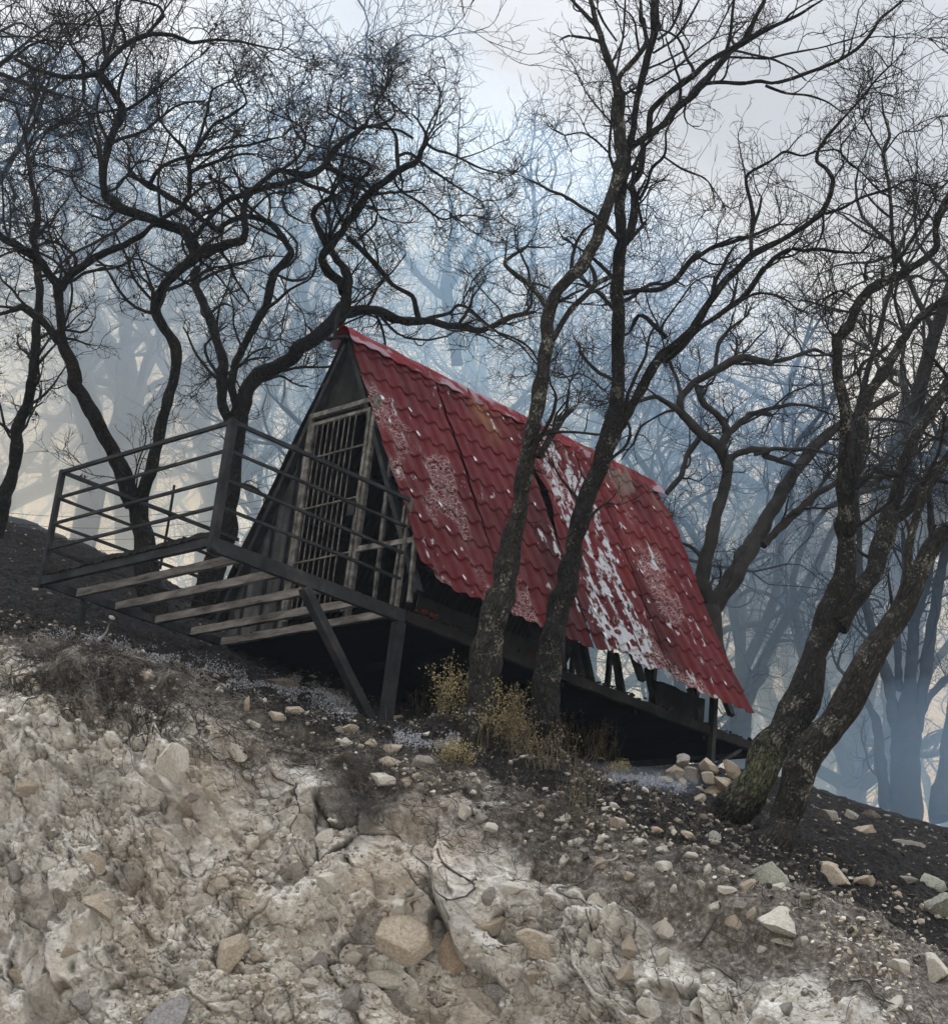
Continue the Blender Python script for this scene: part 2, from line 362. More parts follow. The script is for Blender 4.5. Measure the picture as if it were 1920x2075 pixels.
# masks (albedo): soil and roots near the top, more of it to the right; char above the lip
edge = fbm(u_*.9, v_*.9, seed=8, oct=5)
depth = -vd
soil_edge = np.interp(cs, [-4.5, -3.6, -2.9, -2.2, -1.6, -1.1, -.6, -.2, .3, .9, 1.6, 2.4, 3.4, 4.5], [.3, .4, .74, .70, .34, .55, 1.0, .50, .42, .55, .80, 1.2, 1.6, 2.0])
soil = sst(.18, -.18, depth-soil_edge[None]-edge*.42)*(vd < .6)
streak = sst(.25, .55, fbm(u_*1.6+9, v_*.35, seed=77, oct=4))*.55*sst(2.2, .4, depth)   # soil washed down the face
soil = np.clip(np.maximum(soil, streak*facem), 0, 1)
char = sst(-.16, .04, vd+edge*.20)
char = np.maximum(char, .5*sst(.5, .0, depth-edge*.3)); char = np.maximum(char, .8*sst(.42, .1, np.abs(cs[None]+.55+.25*edge+.15*depth))*sst(1.25, .6, depth+.5*edge))
rock = 1-soil
# displacement of the face
dsp = .24*fbm(u_*.8, v_*.8, seed=11, oct=4)
wx3 = fbm(u_*2.3+7, v_*2.3, seed=61, oct=4); wy3 = fbm(u_*2.3+7, v_*2.3, seed=62, oct=4)
f1, f2, idr, vx, vy = worley(u_*1.7+wx*.7+wx3*.22, v_*2.5+wy*.7+wy3*.30, seed=21)
blk = (idr-.5)*.19+vx*(_h(np.floor(idr*9999), np.zeros_like(idr))-.5)*.26+vy*(_h(np.floor(idr*9999), np.ones_like(idr))-.30)*.34
hard = sst(-.42, .05, fbm(u_*.7+4, v_*.7, seed=13, oct=3))      # where the face is jointed rock and not crumbling marl
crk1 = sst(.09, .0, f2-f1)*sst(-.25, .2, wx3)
dsp += rock*(blk*(.55+.60*hard)-crk1*.06*hard)
g1, g2, idg, gx, gy = worley(u_*5.0+wx2*.30+wx3*.4, v_*6.2+wy2*.30+wy3*.4, seed=22)
m2 = sst(-.05, .35, fbm(u_*1.5+11, v_*1.5, seed=63, oct=4))
blk2 = (idg-.5)*.05*(.3+m2)+gx*(_h(np.floor(idg*9999), np.zeros_like(idg))-.5)*.09+gy*(_h(np.floor(idg*9999), np.ones_like(idg))-.3)*.12
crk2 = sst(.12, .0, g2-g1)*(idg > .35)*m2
dsp += rock*(blk2*(1.-.5*hard)-crk2*.018*(1-.5*hard))
h1, h2, idh, hx, hy = worley(u_*15+wx2*.8, v_*17+wy2*.8, seed=23)
m3 = sst(.0, .4, fbm(u_*2.1+31, v_*2.1, seed=64, oct=3))
dsp += rock*((idh-.5)*.012-sst(.2, 0, h2-h1)*.006)*(1-.7*hard)*(.25+.75*m3)
# ledges that overhang, pits, crumbling marl
lx = v_*1.45+.55*wx+.16*wx3+.1*u_; fr_ = lx-np.floor(lx); dsp += rock*.08*sst(0, .8, fr_)*sst(1., .90, fr_)*sst(.0, .45, fbm(u_*1.1+51, v_*1.1, seed=65, oct=3))
lx = v_*4.3+1.1*wx3+.3*u_; fr_ = lx-np.floor(lx); dsp += rock*.040*sst(0, .8, fr_)*sst(1., .9, fr_)*sst(.0, .4, fbm(u_*1.9+81, v_*1.9, seed=66, oct=3))
for kx, ky, amp, sd2, wv in ((8.5, 10, .030, 301, .3), (14, 17, .017, 302, .4), (28, 32, .007, 303, .5)):
    a1, a2, ida, ax, ay = worley(u_*kx+wx3*.9+wx2*wv, v_*ky+wy3*.9+wy2*wv, seed=sd2)
    mk_ = sst(-.25, .3, fbm(u_*1.7+sd2, v_*1.7, seed=sd2+5, oct=3))*(1-.6*hard)
    dsp += rock*mk_*amp*((ida-.5)*1.3+ax*(_h(np.floor(ida*9999), np.zeros_like(ida))-.5)*2.2+ay*(_h(np.floor(ida*9999), np.ones_like(ida))-.25)*2.6-sst(.16, 0, a2-a1)*.45)
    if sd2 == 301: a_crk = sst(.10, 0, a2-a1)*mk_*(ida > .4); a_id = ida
pit = sst(.42, .62, fbm(u_*2.6+17, v_*3.4, seed=67, oct=4)); dsp -= rock*pit*.035
rdg = 1-np.abs(fbm(u_*4.2, v_*5.2, seed=14, oct=6, rough=.62)); dsp += rock*(.045*(rdg-.75))*(1-.55*hard)
rdg2 = 1-np.abs(fbm(u_*11, v_*14, seed=68, oct=5, rough=.65)); dsp += rock*.010*(rdg2-.7)*(1-.45*hard)
dsp += soil*(.040*fbm(u_*7, v_*7, seed=15, oct=4, rough=.5)+.03*(idg-.5)*(idg > .6))
dsp += .005*fbm(u_*30, v_*30, seed=16, oct=3)
tint = np.clip(idr*.42+idg*.25*m2+idh*.12+.25+.22*wx3, 0, 1)
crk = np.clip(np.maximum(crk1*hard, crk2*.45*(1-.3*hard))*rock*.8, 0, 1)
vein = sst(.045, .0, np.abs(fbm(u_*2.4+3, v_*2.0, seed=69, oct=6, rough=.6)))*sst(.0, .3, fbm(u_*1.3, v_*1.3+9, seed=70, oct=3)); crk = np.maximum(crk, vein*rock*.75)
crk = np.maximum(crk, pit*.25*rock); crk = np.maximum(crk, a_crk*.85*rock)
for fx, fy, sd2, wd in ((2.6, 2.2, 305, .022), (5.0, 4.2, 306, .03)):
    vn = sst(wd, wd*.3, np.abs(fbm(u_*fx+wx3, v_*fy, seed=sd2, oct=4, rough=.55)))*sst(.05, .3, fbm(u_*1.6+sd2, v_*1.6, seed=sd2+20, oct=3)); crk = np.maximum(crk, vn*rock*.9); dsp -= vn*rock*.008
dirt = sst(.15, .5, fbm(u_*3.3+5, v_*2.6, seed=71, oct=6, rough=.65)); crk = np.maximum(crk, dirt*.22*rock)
dface = dsp*facem*near*sst(0, .25, depth)
dup = (.055*fbm(u_*2.2, T*2.2, seed=17, oct=4)+.024*fbm(u_*9, T*9, seed=18, oct=3))*(1-facem)*(1-sst(6, 9.5, np.abs(S)))*sst(40, 10, vd)
P3 = P3+Nn*(dface+dup)[..., None]
GV = P3.reshape(-1, 3)
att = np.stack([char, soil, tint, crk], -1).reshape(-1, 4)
rust = sst(.15, .5, fbm(u_*1.3+2, v_*1.6, seed=41, oct=4)+.5*(idr-.6))
att2 = np.stack([rust, hard, idr, np.ones_like(idr)], -1).reshape(-1, 4)

m, gt, b = mat_new('ground'); tco = nd(gt, 'ShaderNodeTexCoord').outputs['Object']
va = nd(gt, 'ShaderNodeAttribute', attribute_name='mask'); sp = nd(gt, 'ShaderNodeSeparateColor'); gt.links.new(va.outputs['Color'], sp.inputs[0])
vb = nd(gt, 'ShaderNodeAttribute', attribute_name='mask_b'); sp2 = nd(gt, 'ShaderNodeSeparateColor'); gt.links.new(vb.outputs['Color'], sp2.inputs[0])
na = noise(gt, tco, 3.0, 6, .65); nb = noise(gt, tco, 22, 5, .7); nc_ = noise(gt, tco, 90, 3, .6)
rockc = ramp(gt, na, [(.25, (.39, .365, .335)), (.42, (.57, .545, .515)), (.58, (.73, .715, .69)), (.75, (.85, .85, .84))])
tin = ramp(gt, sp.outputs[2], [(.2, (.74, .71, .68)), (.5, (1.0, .99, .98)), (.8, (1.12, 1.12, 1.11))]); rockc = mixc(gt, 1., rockc, tin, 'MULTIPLY')
ochre = ramp(gt, nb, [(.3, (.40, .29, .19)), (.7, (.56, .46, .34))])
mlt = nd(gt, 'ShaderNodeMath', operation='MULTIPLY'); gt.links.new(sp2.outputs[0], mlt.inputs[0]); mlt.inputs[1].default_value = .34
rockc = mixc(gt, mlt.outputs[0], rockc, ochre)
fine = ramp(gt, nb, [(.3, (.70, .68, .66)), (.5, (1, 1, 1)), (.7, (1.08, 1.07, 1.05))]); rockc = mixc(gt, .8, rockc, fine, 'MULTIPLY')
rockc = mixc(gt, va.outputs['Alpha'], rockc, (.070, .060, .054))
soilc = ramp(gt, nb, [(.3, (.06, .053, .048)), (.5, (.17, .152, .138)), (.66, (.36, .335, .31))])
c = mixc(gt, sp.outputs[1], rockc, soilc)
charc = ramp(gt, nb, [(.3, (.005, .005, .006)), (.5, (.014, .013, .013)), (.68, (.05, .045, .042))])
c = mixc(gt, sp.outputs[0], c, charc)
gt.links.new(c, b.inputs['Base Color']); b.inputs['Roughness'].default_value = .95
ad = nd(gt, 'ShaderNodeMath', operation='MULTIPLY_ADD'); gt.links.new(nb, ad.inputs[0]); ad.inputs[1].default_value = 2.2; gt.links.new(nc_, ad.inputs[2])
bump(gt, b, ad.outputs[0], 1., .016)
M_GROUND = m
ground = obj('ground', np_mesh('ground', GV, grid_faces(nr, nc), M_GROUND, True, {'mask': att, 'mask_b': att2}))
tag(ground, kind='structure')
# a coarse copy of the surface, only for finding where things rest
ri = np.arange(4, nr, 4); ci = np.arange(0, nc, 5); sub = P3[np.ix_(ri, ci)]
BV = BVHTree.FromPolygons([tuple(v) for v in sub.reshape(-1, 3)], [tuple(f) for f in grid_faces(len(ri), len(ci)).tolist()])
def hit(px, py):                           # source pixels -> point and normal on the ground
    d = Vector(ray(px, py)).normalized(); p, n, i, l = BV.ray_cast(Vector(CAM), d)
    if p is None: return None, None
    return np.array(p), np.array(n if n.z > 0 or n.dot(d) < 0 else -n)
def ground_z(x, y):
    p, n, i, l = BV.ray_cast(Vector((x, y, 30)), Vector((0, 0, -1)))
    return p.z if p else 0.
def on_st(s, t):
    P = CAM+RH*s+FH*t; return np.array([P[0], P[1], ground_z(P[0], P[1])])

# ---------------------------------------------------------------- the A-frame cabin
cabin = tag(empty('cabin', (0, 0, 0)), 'burnt-out A-frame cabin on a steel frame with a blistered red tile-profile metal roof', 'cabin')
RIDGE = 2.94; EX, EZ = 1.521, .181; SL = math.hypot(EX, RIDGE-EZ); ux, uz = EX/SL, (EZ-RIDGE)/SL      # unit vector down the slope
nx, nz_ = -uz, ux                                                                                     # outward normal of the right slope
# painted, crazed and burnt-off metal: colours per point of the sheet
def sheet_colour(Y, Vv):
    y, v = Y, Vv
    base = np.array([.070, .0064, .0088]); n0 = fbm(y*1.3, v*.9, seed=101, oct=5)
    Cc = base[None, None]*(1+.25*n0[..., None])*np.ones(y.shape+(3,))
    orange = sst(.1, .6, fbm(y*1.1+5, v*.8, seed=102, oct=3)); Cc = Cc*(1-orange[..., None]*.6)+np.array([.095, .0095, .009])*orange[..., None]*.6
    # soot toward eave and along seams
    soot = sst(.1, .7, fbm(y*2.2, v*.7, seed=103, oct=4))*.5
    soot = np.maximum(soot, sst(.28, .0, np.abs(y-3.42-.02*v))*sst(1.2, 2.2, v)*.9)
    soot = np.maximum(soot, sst(.30, .05, np.abs(y-2.12+.06*v))*sst(.8, 1.4, v)*.75)
    Cc = Cc*(1-.62*soot[..., None])
    # rust-brown where the paint is gone near the ridge
    br = sst(.30, .0, np.abs(y-1.75+.1*v))*sst(.95, .25, v)*sst(-.4, .2, fbm(y*5, v*3, seed=104, oct=4))
    br2 = sst(.55, .2, np.abs(y-4.05))*sst(.9, .3, v)*sst(-.1, .35, fbm(y*4, v*3, seed=105, oct=4))
    br3 = sst(.3, .1, np.abs(y-3.05))*sst(.7, .2, v)*.8*sst(-.2, .3, fbm(y*4, v*3, seed=106, oct=4))
    Cc = Cc*(1-br[..., None])+np.array([.14, .065, .03])*br[..., None]
    q = np.maximum(br2, br3)[..., None]; Cc = Cc*(1-q*.8)+np.array([.11, .085, .07])*q*.8
    # burnt to pale metal/primer in long streaks on the third sheet
    zone = sst(.62, .30, np.abs(y-2.78+.0*v))*1.12
    zone = np.maximum(zone, sst(.4, .1, np.abs(y-3.9))*sst(1., 1.6, v)*.36)
    st = .75*fbm(y*9, v*2.6, seed=107, oct=5)+.6*fbm(y*20, v*7, seed=108, oct=4)+.16*np.sin(y/.19*2*np.pi)
    wp = sst(.24, .36, st+zone*.66-.60+.25*sst(.5, 1.3, v)*zone+.12*sst(2.2, 2.9, v)*zone)*sst(.1, .35, v)
    wp = wp*sst(-.22, .05, fbm(y*26, v*12, seed=117, oct=4)+.10*np.sin(v/.30*2*np.pi)+.12)
    pale = np.array([.30, .32, .35])*(1+.12*fbm(y*14, v*9, seed=109, oct=3)[..., None])
    Cc = Cc*(1-wp[..., None])+pale*wp[..., None]
    # crazing: thin pale lines in patches
    c1 = fbm(y*9, v*9, seed=110, oct=3)*.6; c2 = fbm(y*9, v*9, seed=111, oct=3)*.6
    f1, f2, idr, _, _ = worley(y*19+c1, v*17+c2, seed=112); ln = sst(.13, .03, f2-f1)
    f1, f2, idr, _, _ = worley(y*40+c2, v*36+c1, seed=113); ln2 = sst(.16, .04, f2-f1)*.6
    pz = fbm(y*1.6+3, v*1.1, seed=114, oct=4)+.35*sst(1.6, 2.8, v)+.1
    pz += .55*sst(.35, .0, np.abs(y-.75))*sst(1.1, 1.5, v)+.5*sst(.6, .1, y)*sst(2.1, 2.6, v)+.45*sst(.3, 0, np.abs(y-4.0))*sst(1.1, 1.5, v)+.25*sst(.25, 0, np.abs(y-1.0))*sst(.9, .4, v)
    pm = sst(.56, .86, pz); cz = np.clip(ln+ln2, 0, 1)*pm*.55*(1-wp)
    Cc = Cc*(1-cz[..., None])+np.array([.40, .35, .36])*cz[..., None]
    # pale splashes round the screws, one every other wave along some courses
    sy = np.round((y-.14)/.38)*.38+.14; k = np.round((v-.23)/.30); sv = k*.30+.23
    keep = (_h(np.round(sy*100), k, np.full_like(k, 5)) > .66)
    dd = np.hypot((y-sy)*1.1, (v-sv-.012*np.sin(y*60)))+.012*fbm(y*30, v*30, seed=115, oct=2)
    sp_ = sst(.028, .015, dd)*keep*.85; Cc = Cc*(1-sp_[..., None])+np.array([.60, .64, .72])*sp_[..., None]
    return Cc, wp, cz
WAVE, STEP = .19, .30
def tile_h(y, v):
    ph = y/WAVE; w = ph-np.floor(ph); prof = np.where(w < .62, np.sin(w/.62*np.pi)**.8, -.10*np.sin((w-.62)/.38*np.pi))
    k = v/STEP+.10*np.where(w < .62, np.sin(w/.62*np.pi), 0); fr = k-np.floor(k)
    return .024*prof+.016*fr
def roof_sheet(y0, y1, v0, v1, lift, warp, name='roof_sheet', side=1, fine=.0085, red=True, bottom=None, pull=None):
    ys = np.arange(y0, y1+fine/2, fine); vs = np.arange(v0, v1+fine/2, fine); Y, Vv = np.meshgrid(ys, vs)
    if bottom is not None:                # a foot that is not straight: stretch v
        Vv = v0+(Vv-v0)*(1+(bottom(Y)/(v1-v0)))
    Y0 = Y; Y = Y if pull is None else Y+pull(Y, Vv)
    hh = tile_h(Y, Vv) if red else .012*np.sin(Y/.076*2*np.pi)
    dent = .010*fbm(Y*2.1, Vv*1.7, seed=120, oct=3)
    off = .03+hh+dent+lift+warp(Y, Vv)
    X = (Vv*ux+off*nx)*side; Zz = RIDGE+Vv*uz+off*nz_
    V1 = np.stack([X, Y, Zz], -1).reshape(-1, 3)
    off2 = off-.0025; V2 = np.stack([(Vv*ux+off2*nx)*side, Y, RIDGE+Vv*uz+off2*nz_], -1).reshape(-1, 3)
    F = grid_faces(*Y.shape); n = len(V1)
    if side > 0: F = F[:, ::-1]
    a, c_ = Y.shape; idx = np.arange(n).reshape(a, c_)
    loop = np.concatenate([idx[0], idx[1:, -1], idx[-1, ::-1][1:], idx[::-1, 0][1:-1]]); nx_ = np.roll(loop, -1)
    rim = np.stack([loop, nx_, nx_+n, loop+n], -1)
    if red:
        Cc, wp, cz = sheet_colour(Y, Vv); col = np.concatenate([Cc, np.clip(wp+cz, 0, 1)[..., None]], -1).reshape(-1, 4)
    else:
        q = np.clip(.5+.5*fbm(Y*2, Vv*1.4, seed=130, oct=5), 0, 1)[..., None]; Cc = np.array([.02, .021, .023])*(1-q)+np.array([.10, .10, .105])*q
        col = np.concatenate([Cc, q], -1).reshape(-1, 4)
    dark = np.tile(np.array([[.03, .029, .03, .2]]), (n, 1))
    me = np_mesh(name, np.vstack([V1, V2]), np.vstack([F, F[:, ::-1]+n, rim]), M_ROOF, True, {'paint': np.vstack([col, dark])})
    return obj(name, me, cabin)
M_ROOF, rt, b = mat_new('roof_metal'); pa = nd(rt, 'ShaderNodeAttribute', attribute_name='paint')
tco = nd(rt, 'ShaderNodeTexCoord').outputs['Object']; n1 = noise(rt, tco, 60, 5, .7); n2 = noise(rt, tco, 9, 4)
c = mixc(rt, .55, pa.outputs['Color'], ramp(rt, n1, [(.3, (.62, .6, .6)), (.7, (1.15, 1.12, 1.1))]), 'MULTIPLY')
rt.links.new(c, b.inputs['Base Color']); rr = ramp(rt, n2, [(.3, (.55,)*3), (.7, (.8,)*3)]); rt.links.new(rr, b.inputs['Roughness'])
b.inputs['Specular IOR Level'].default_value = .07
bump(rt, b, n1, .35, .003)
zero = lambda Y, Vv: 0*Y
roof_sheet(-.06, 1.14, .03, SL-.02, .004, lambda Y, Vv: .03*sst(.2, -.05, Y)*sst(1.2, 2.4, Vv), bottom=lambda Y: -.16*sst(.35, -.06, Y)+.02*np.sin(Y*5))
roof_sheet(1.08, 2.20, .03, SL+.01, .012, lambda Y, Vv: .02*np.sin(Vv*1.3), bottom=lambda Y: .05*(Y-1.6))
roof_sheet(2.17, 3.46, .03, SL+.02, .020, lambda Y, Vv: .05*sst(2.5, 2.2, Y)*np.exp(-((Vv-1.3)/.6)**2), bottom=lambda Y: -.04+.05*np.sin(Y*9), pull=lambda Y, Vv: .12*np.exp(-((Vv-1.25)/.50)**2)*sst(2.6, 2.17, Y))
roof_sheet(3.40, 4.60, .03, SL+.07, .030, lambda Y, Vv: .03*sst(3.8, 4.7, Y)*np.sin(Vv*2.2)-.05*sst(4.3, 4.6, Y)*sst(.8, .0, Vv), bottom=lambda Y: .05*(Y-3.6))
for y0, y1 in ((-.03, 1.5), (1.45, 3.1), (3.05, 4.66)):
    roof_sheet(y0, y1, .05, SL-.05, .0, zero, side=-1, red=False, fine=.0126)
# ridge cap
def ridge_cap(y0, y1, lift):
    ys = np.arange(y0, y1, .012); th = np.linspace(-1, 1, 31); Y, Tt = np.meshgrid(ys, th); half = .20
    d = np.abs(Tt)*half; Xx = np.sign(Tt)*d*ux*1.0; n_ = .075+lift+.012*fbm(Y*4, Tt*2, seed=140, oct=3)+.01*sst(.75, 1., np.abs(Tt))*np.sin(Y*33)
    Xx = Tt*half*ux+np.clip(Tt*6, -1, 1)*n_*nx; Zz = RIDGE+d*uz+n_*nz_+.02*(1-np.clip(np.abs(Tt)*6, 0, 1))
    V = np.stack([Xx, Y, Zz], -1).reshape(-1, 3)
    col = np.array([.12, .014, .019])*(1+.3*fbm(Y*3, Tt, seed=141, oct=4)[..., None]); w = sst(.12, .4, fbm(Y*3.2, Tt*1.2, seed=142, oct=5)+.15*np.abs(Tt))[..., None]*.42
    col = col*(1-w)+np.array([.36, .35, .42])*w; col = np.concatenate([col, w], -1).reshape(-1, 4)
    F = grid_faces(*Y.shape); o = obj('ridge_cap', np_mesh('ridge_cap', V, F, M_ROOF, True, {'paint': col}), cabin)
    s_ = o.modifiers.new('thick', 'SOLIDIFY'); s_.thickness = .004
ridge_cap(-.10, 2.35, 0); ridge_cap(2.32, 4.72, .006)
# frame of steel angles under the sheets
def part(name, fn, mat, parent=cabin, **k): mb = MB(); fn(mb); return mb.build(name, mat, parent, **k)
for y in (.02, 1.55, 3.1, 4.55):
    for sgn in (-1, 1):
        part('rafter', lambda mb: mb.beam((0, y, RIDGE-.05), (sgn*(EX-.10), y, EZ-.06), .05, .08, (0, 1, 0)), M_STEEL)
for v in (.55, 1.2, 1.85, 2.5):
    for sgn in (-1, 1):
        part('purlin', lambda mb: mb.beam((sgn*(v*ux-.0), -.02, RIDGE+v*uz-.02), (sgn*(v*ux), 4.6, RIDGE+v*uz-.02), .04, .035, (1, 0, .5)), M_STEEL)
part('ridge_beam', lambda mb: mb.beam((0, -.02, RIDGE-.07), (0, 4.62, RIDGE-.07), .06, .08), M_STEEL)
part('ridge_post', lambda mb: mb.beam((-.05, -.14, RIDGE-.1), (-.05, -.14, RIDGE+.19), .035, .018, (0, 1, 0), 4, .004, random.Random(3)).beam((-.2, -.12, RIDGE-.06), (.1, -.12, RIDGE-.10), .04, .02), M_CHAR)
# gable: charred cladding above the door and left of it, door with bars, broken window frame
rg = random.Random(5)
def zedge(x): return RIDGE-abs(x)*(RIDGE-EZ)/EX-.06       # under side of the slope at x
def gable_panel(x0, x1, z0, zcap, y, th=.012, rows=1, jag=.0):
    mb = MB(); n = max(2, int((x1-x0)/.05)); top = []; bot = []
    for i in range(n+1):
        x = x0+(x1-x0)*i/n; top.append((x, min(zcap, zedge(x)))); bot.append((x, z0+(rg.uniform(-jag, jag) if jag else 0)))
    for i in range(n):
        a0, a1, b0, b1 = bot[i], bot[i+1], top[i], top[i+1]
        w0, w1 = .006*math.sin(i*2.2), .006*math.sin((i+1)*2.2)
        V = [(a0[0], y+w0, a0[1]), (a1[0], y+w1, a1[1]), (b1[0], y+w1, b1[1]), (b0[0], y+w0, b0[1])]
        V += [(p[0], p[1]+th, p[2]) for p in V]
        mb.add(V, [(0, 1, 2, 3), (7, 6, 5, 4), (0, 4, 5, 1), (1, 5, 6, 2), (2, 6, 7, 3), (3, 7, 4, 0)])
    return mb
gable_panel(-.45, .53, 2.08, 9, .05).build('gable_cladding', M_CHAR, cabin)
gable_panel(-1.33, -.42, .03, 9, .075, jag=.02).build('gable_cladding', M_SHEET, cabin)
for x0, x1 in ((-1.12, -1.09), (-.83, -.80), (-.58, -.55)):
    gable_panel(x0, x1, .03, 9, .045, .02).build('stud', M_STEEL, cabin)
# left bottom: wider pale-scorched strips of sheet
dx0, dx1 = -.33, .50
part('door_frame', lambda mb: mb.beam((dx0-.05, 0, .0), (dx0-.05, 0, 2.12), .045, .05, (0, 1, 0)).beam((dx1+.04, 0, .0), (dx1+.04, 0, 2.12), .045, .05, (0, 1, 0)).beam((dx0-.08, 0, 2.14), (dx1+.07, 0, 2.14), .05, .05, (0, 1, 0)), M_GATE, bevel=.004)
door = part('door', lambda mb: mb.beam((dx0, -.01, .05), (dx0, -.01, 2.05), .04, .035, (0, 1, 0)).beam((dx1-.02, -.01, .05), (dx1-.02, -.01, 2.05), .04, .035, (0, 1, 0)).beam((dx0-.02, -.008, 2.04), (dx1, -.008, 2.04), .035, .04, (0, 1, 0)).beam((dx0-.02, -.008, .09), (dx1, -.008, .09), .035, .04, (0, 1, 0)), M_GATE, bevel=.004)
mb = MB()
for i in range(8):
    x = dx0+.07+i*.078; mb.beam((x, -.015, .09), (x+.004*math.sin(i*3), -.015, 2.03), .0095, .0095)
mb.build('door_bars', M_GATE, door)
for z in (.62, 1.16, 1.68): part('door_crossbar', lambda mb: mb.beam((dx0, -.022, z), (dx1-.02, -.022, z), .018, .014), M_GATE, door)
part('door_lock', lambda mb: mb.box((dx1-.12, -.045, .98), (dx1-.02, -.02, 1.12)), M_STEEL, door)
part('window_post', lambda mb: mb.beam((.86, .01, .03), (.84, .01, 1.48), .035, .03, (0, 1, 0), 8, .003, rg), M_GATE)
part('window_post', lambda mb: mb.beam((1.10, .01, .03), (1.12, .01, .98), .03, .03, (0, 1, 0), 8, .003, rg), M_GATE)
part('window_rail', lambda mb: mb.beam((.55, -.005, .64), (1.31, -.005, .62), .05, .03, (0, 1, 0), 6, .003, rg), M_GATE)
part('window_post', lambda mb: mb.beam((1.35, -.01, .03), (1.32, -.01, .66), .035, .035, (0, 1, 0), 4, .002, rg), M_GATE)
# floor and its steel; back end
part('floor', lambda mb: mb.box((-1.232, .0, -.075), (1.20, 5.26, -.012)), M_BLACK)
part('floor_beam', lambda mb: mb.beam((1.232, .06, -.06), (1.232, 5.36, -.055), .06, .095, (0, 0, 1), 60, .007, rg), M_CHAR)
part('floor_beam', lambda mb: mb.beam((-1.25, .06, -.06), (-1.25, 5.36, -.06), .07, .12), M_STEEL)
part('floor_beam', lambda mb: mb.beam((-1.25, 5.33, -.065), (1.232, 5.33, -.065), .07, .11), M_STEEL)
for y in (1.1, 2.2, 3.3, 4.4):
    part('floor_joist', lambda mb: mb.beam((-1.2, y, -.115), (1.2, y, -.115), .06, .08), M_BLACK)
for y, x, h in ((2.22, 1.19, .42), (2.48, 1.19, .40), (2.62, 1.18, .42), (3.08, 1.2, .42), (3.62, 1.19, .42), (4.30, 1.2, .38)):
    part('stud', lambda mb: mb.beam((x, y, -.01), (x-.15, y, h), .07, .05, (0, 1, 0), 4, .006, rg), M_CHAR)
part('wall_panel', lambda mb: mb.beam((1.16, 3.62, .13), (1.16, 4.42, .13), .02, .30, (0, 0, 1), 8, .01, rg), M_CHAR)
part('wall_panel', lambda mb: mb.beam((1.17, .25, .09), (1.17, 2.15, .09), .02, .20, (0, 0, 1), 16, .012, rg), M_CHAR)
for x in (-.9, -.35, .3, .9):
    part('stud', lambda mb: mb.beam((x, 4.6, 0), (x, 4.6, zedge(x)-.1), .05, .05, (0, 1, 0)), M_CHAR)
part('support_post', lambda mb: mb.beam((1.27, 4.46, -.72), (1.25, 4.46, .34), .065, .065, (0, 1, 0), 6, .003, rg), M_STEEL)
part('brace', lambda mb: mb.beam((1.25, 4.50, -.42), (1.24, 4.98, -.13), .03, .03, (1, 0, 0)), M_STEEL)
part('brace', lambda mb: mb.beam((1.2, 4.62, -.30), (.4, 5.28, -.13), .03, .03, (0, 0, 1)), M_STEEL)
# debris and fallen tile bits on the floor edge
mb = MB()
for i in range(150):
    y = rg.uniform(.1, 5.2); x = rg.uniform(1.13, 1.25); s_ = rg.uniform(.012, .035); a_ = rg.uniform(0, 3.1)
    mb.beam((x, y, .006+s_*.4), (x+s_*math.sin(a_), y+2*s_*math.cos(a_), .006+s_*rg.uniform(.2, .8)), s_, s_*.5, (0, 0, 1), 1, s_*.15, rg)
mb.build('burnt_debris', M_CHAR, cabin)['kind'] = 'stuff'
M_RED = plain('scorched_red_paint', [(.3, (.10, .015, .012)), (.7, (.30, .045, .03))], 20)
mb = MB()
for i in range(16):
    y = rg.choice([rg.uniform(.2, .5), rg.uniform(1.5, 2.4), rg.uniform(3.2, 5.0)]); x = rg.uniform(1.18, 1.26); s_ = rg.uniform(.02, .045); a_ = rg.uniform(0, 3.1)
    mb.beam((x, y, .012+s_*.3), (x+s_*math.sin(a_), y+2*s_*math.cos(a_), .02+s_*rg.uniform(.2, .8)), s_, .006, (0, 0, 1), 1, s_*.12, rg)
mb.build('fallen_tile_scrap', M_RED, cabin)['kind'] = 'stuff'

# deck: steel frame without boards, five scorched joists, railing, V strut
DL = 2.091; HW = 1.232
deck = tag(empty('deck', (0, -DL/2, 0)), 'boardless steel deck frame with scorched joists and horizontal bar railing before the cabin door', 'deck')
def dpart(name, fn, mat, **k):
    mb = MB(); fn(mb); mb.V = [v-np.array([0, -DL/2, 0]) for v in mb.V]; return mb.build(name, mat, deck, **k)
dpart('frame_beam', lambda mb: mb.beam((HW, -DL-.04, -.07), (HW, .05, -.07), .05, .115, seg=16, jag=.002, rnd=rg), M_STEEL)
dpart('frame_beam', lambda mb: mb.beam((-HW, -DL-.03, -.05), (-HW, .02, -.05), .04, .07, seg=8, jag=.002, rnd=rg), M_STEEL)
dpart('frame_beam', lambda mb: mb.beam((-HW, -DL, -.045), (HW-.03, -DL, -.045), .045, .075, seg=8, jag=.002, rnd=rg), M_STEEL)
dpart('burnt_board', lambda mb: mb.beam((-HW+.08, -DL+.02, .018), (HW-.05, -DL+.02, .018), .11, .04, (0, 0, 1), 60, .010, rg), M_CHAR)
for i, y in enumerate((-1.71, -1.28, -.82, -.40, -.03)):
    dpart('joist', lambda mb: mb.beam((-HW+.022, y, -.05), (HW-.032-(0.0), y, -.05), .045, .072, (0, 0, 1), 24, .0035, rg), M_WOOD)
dpart('corner_post', lambda mb: mb.beam((HW+.0, -DL, -.12), (HW, -DL, 1.02), .068, .068, (0, 1, 0)), M_STEEL, bevel=.006)
dpart('corner_post', lambda mb: mb.beam((-HW, -DL, -.10), (-HW, -DL, 1.02), .05, .05, (0, 1, 0)), M_STEEL, bevel=.004)
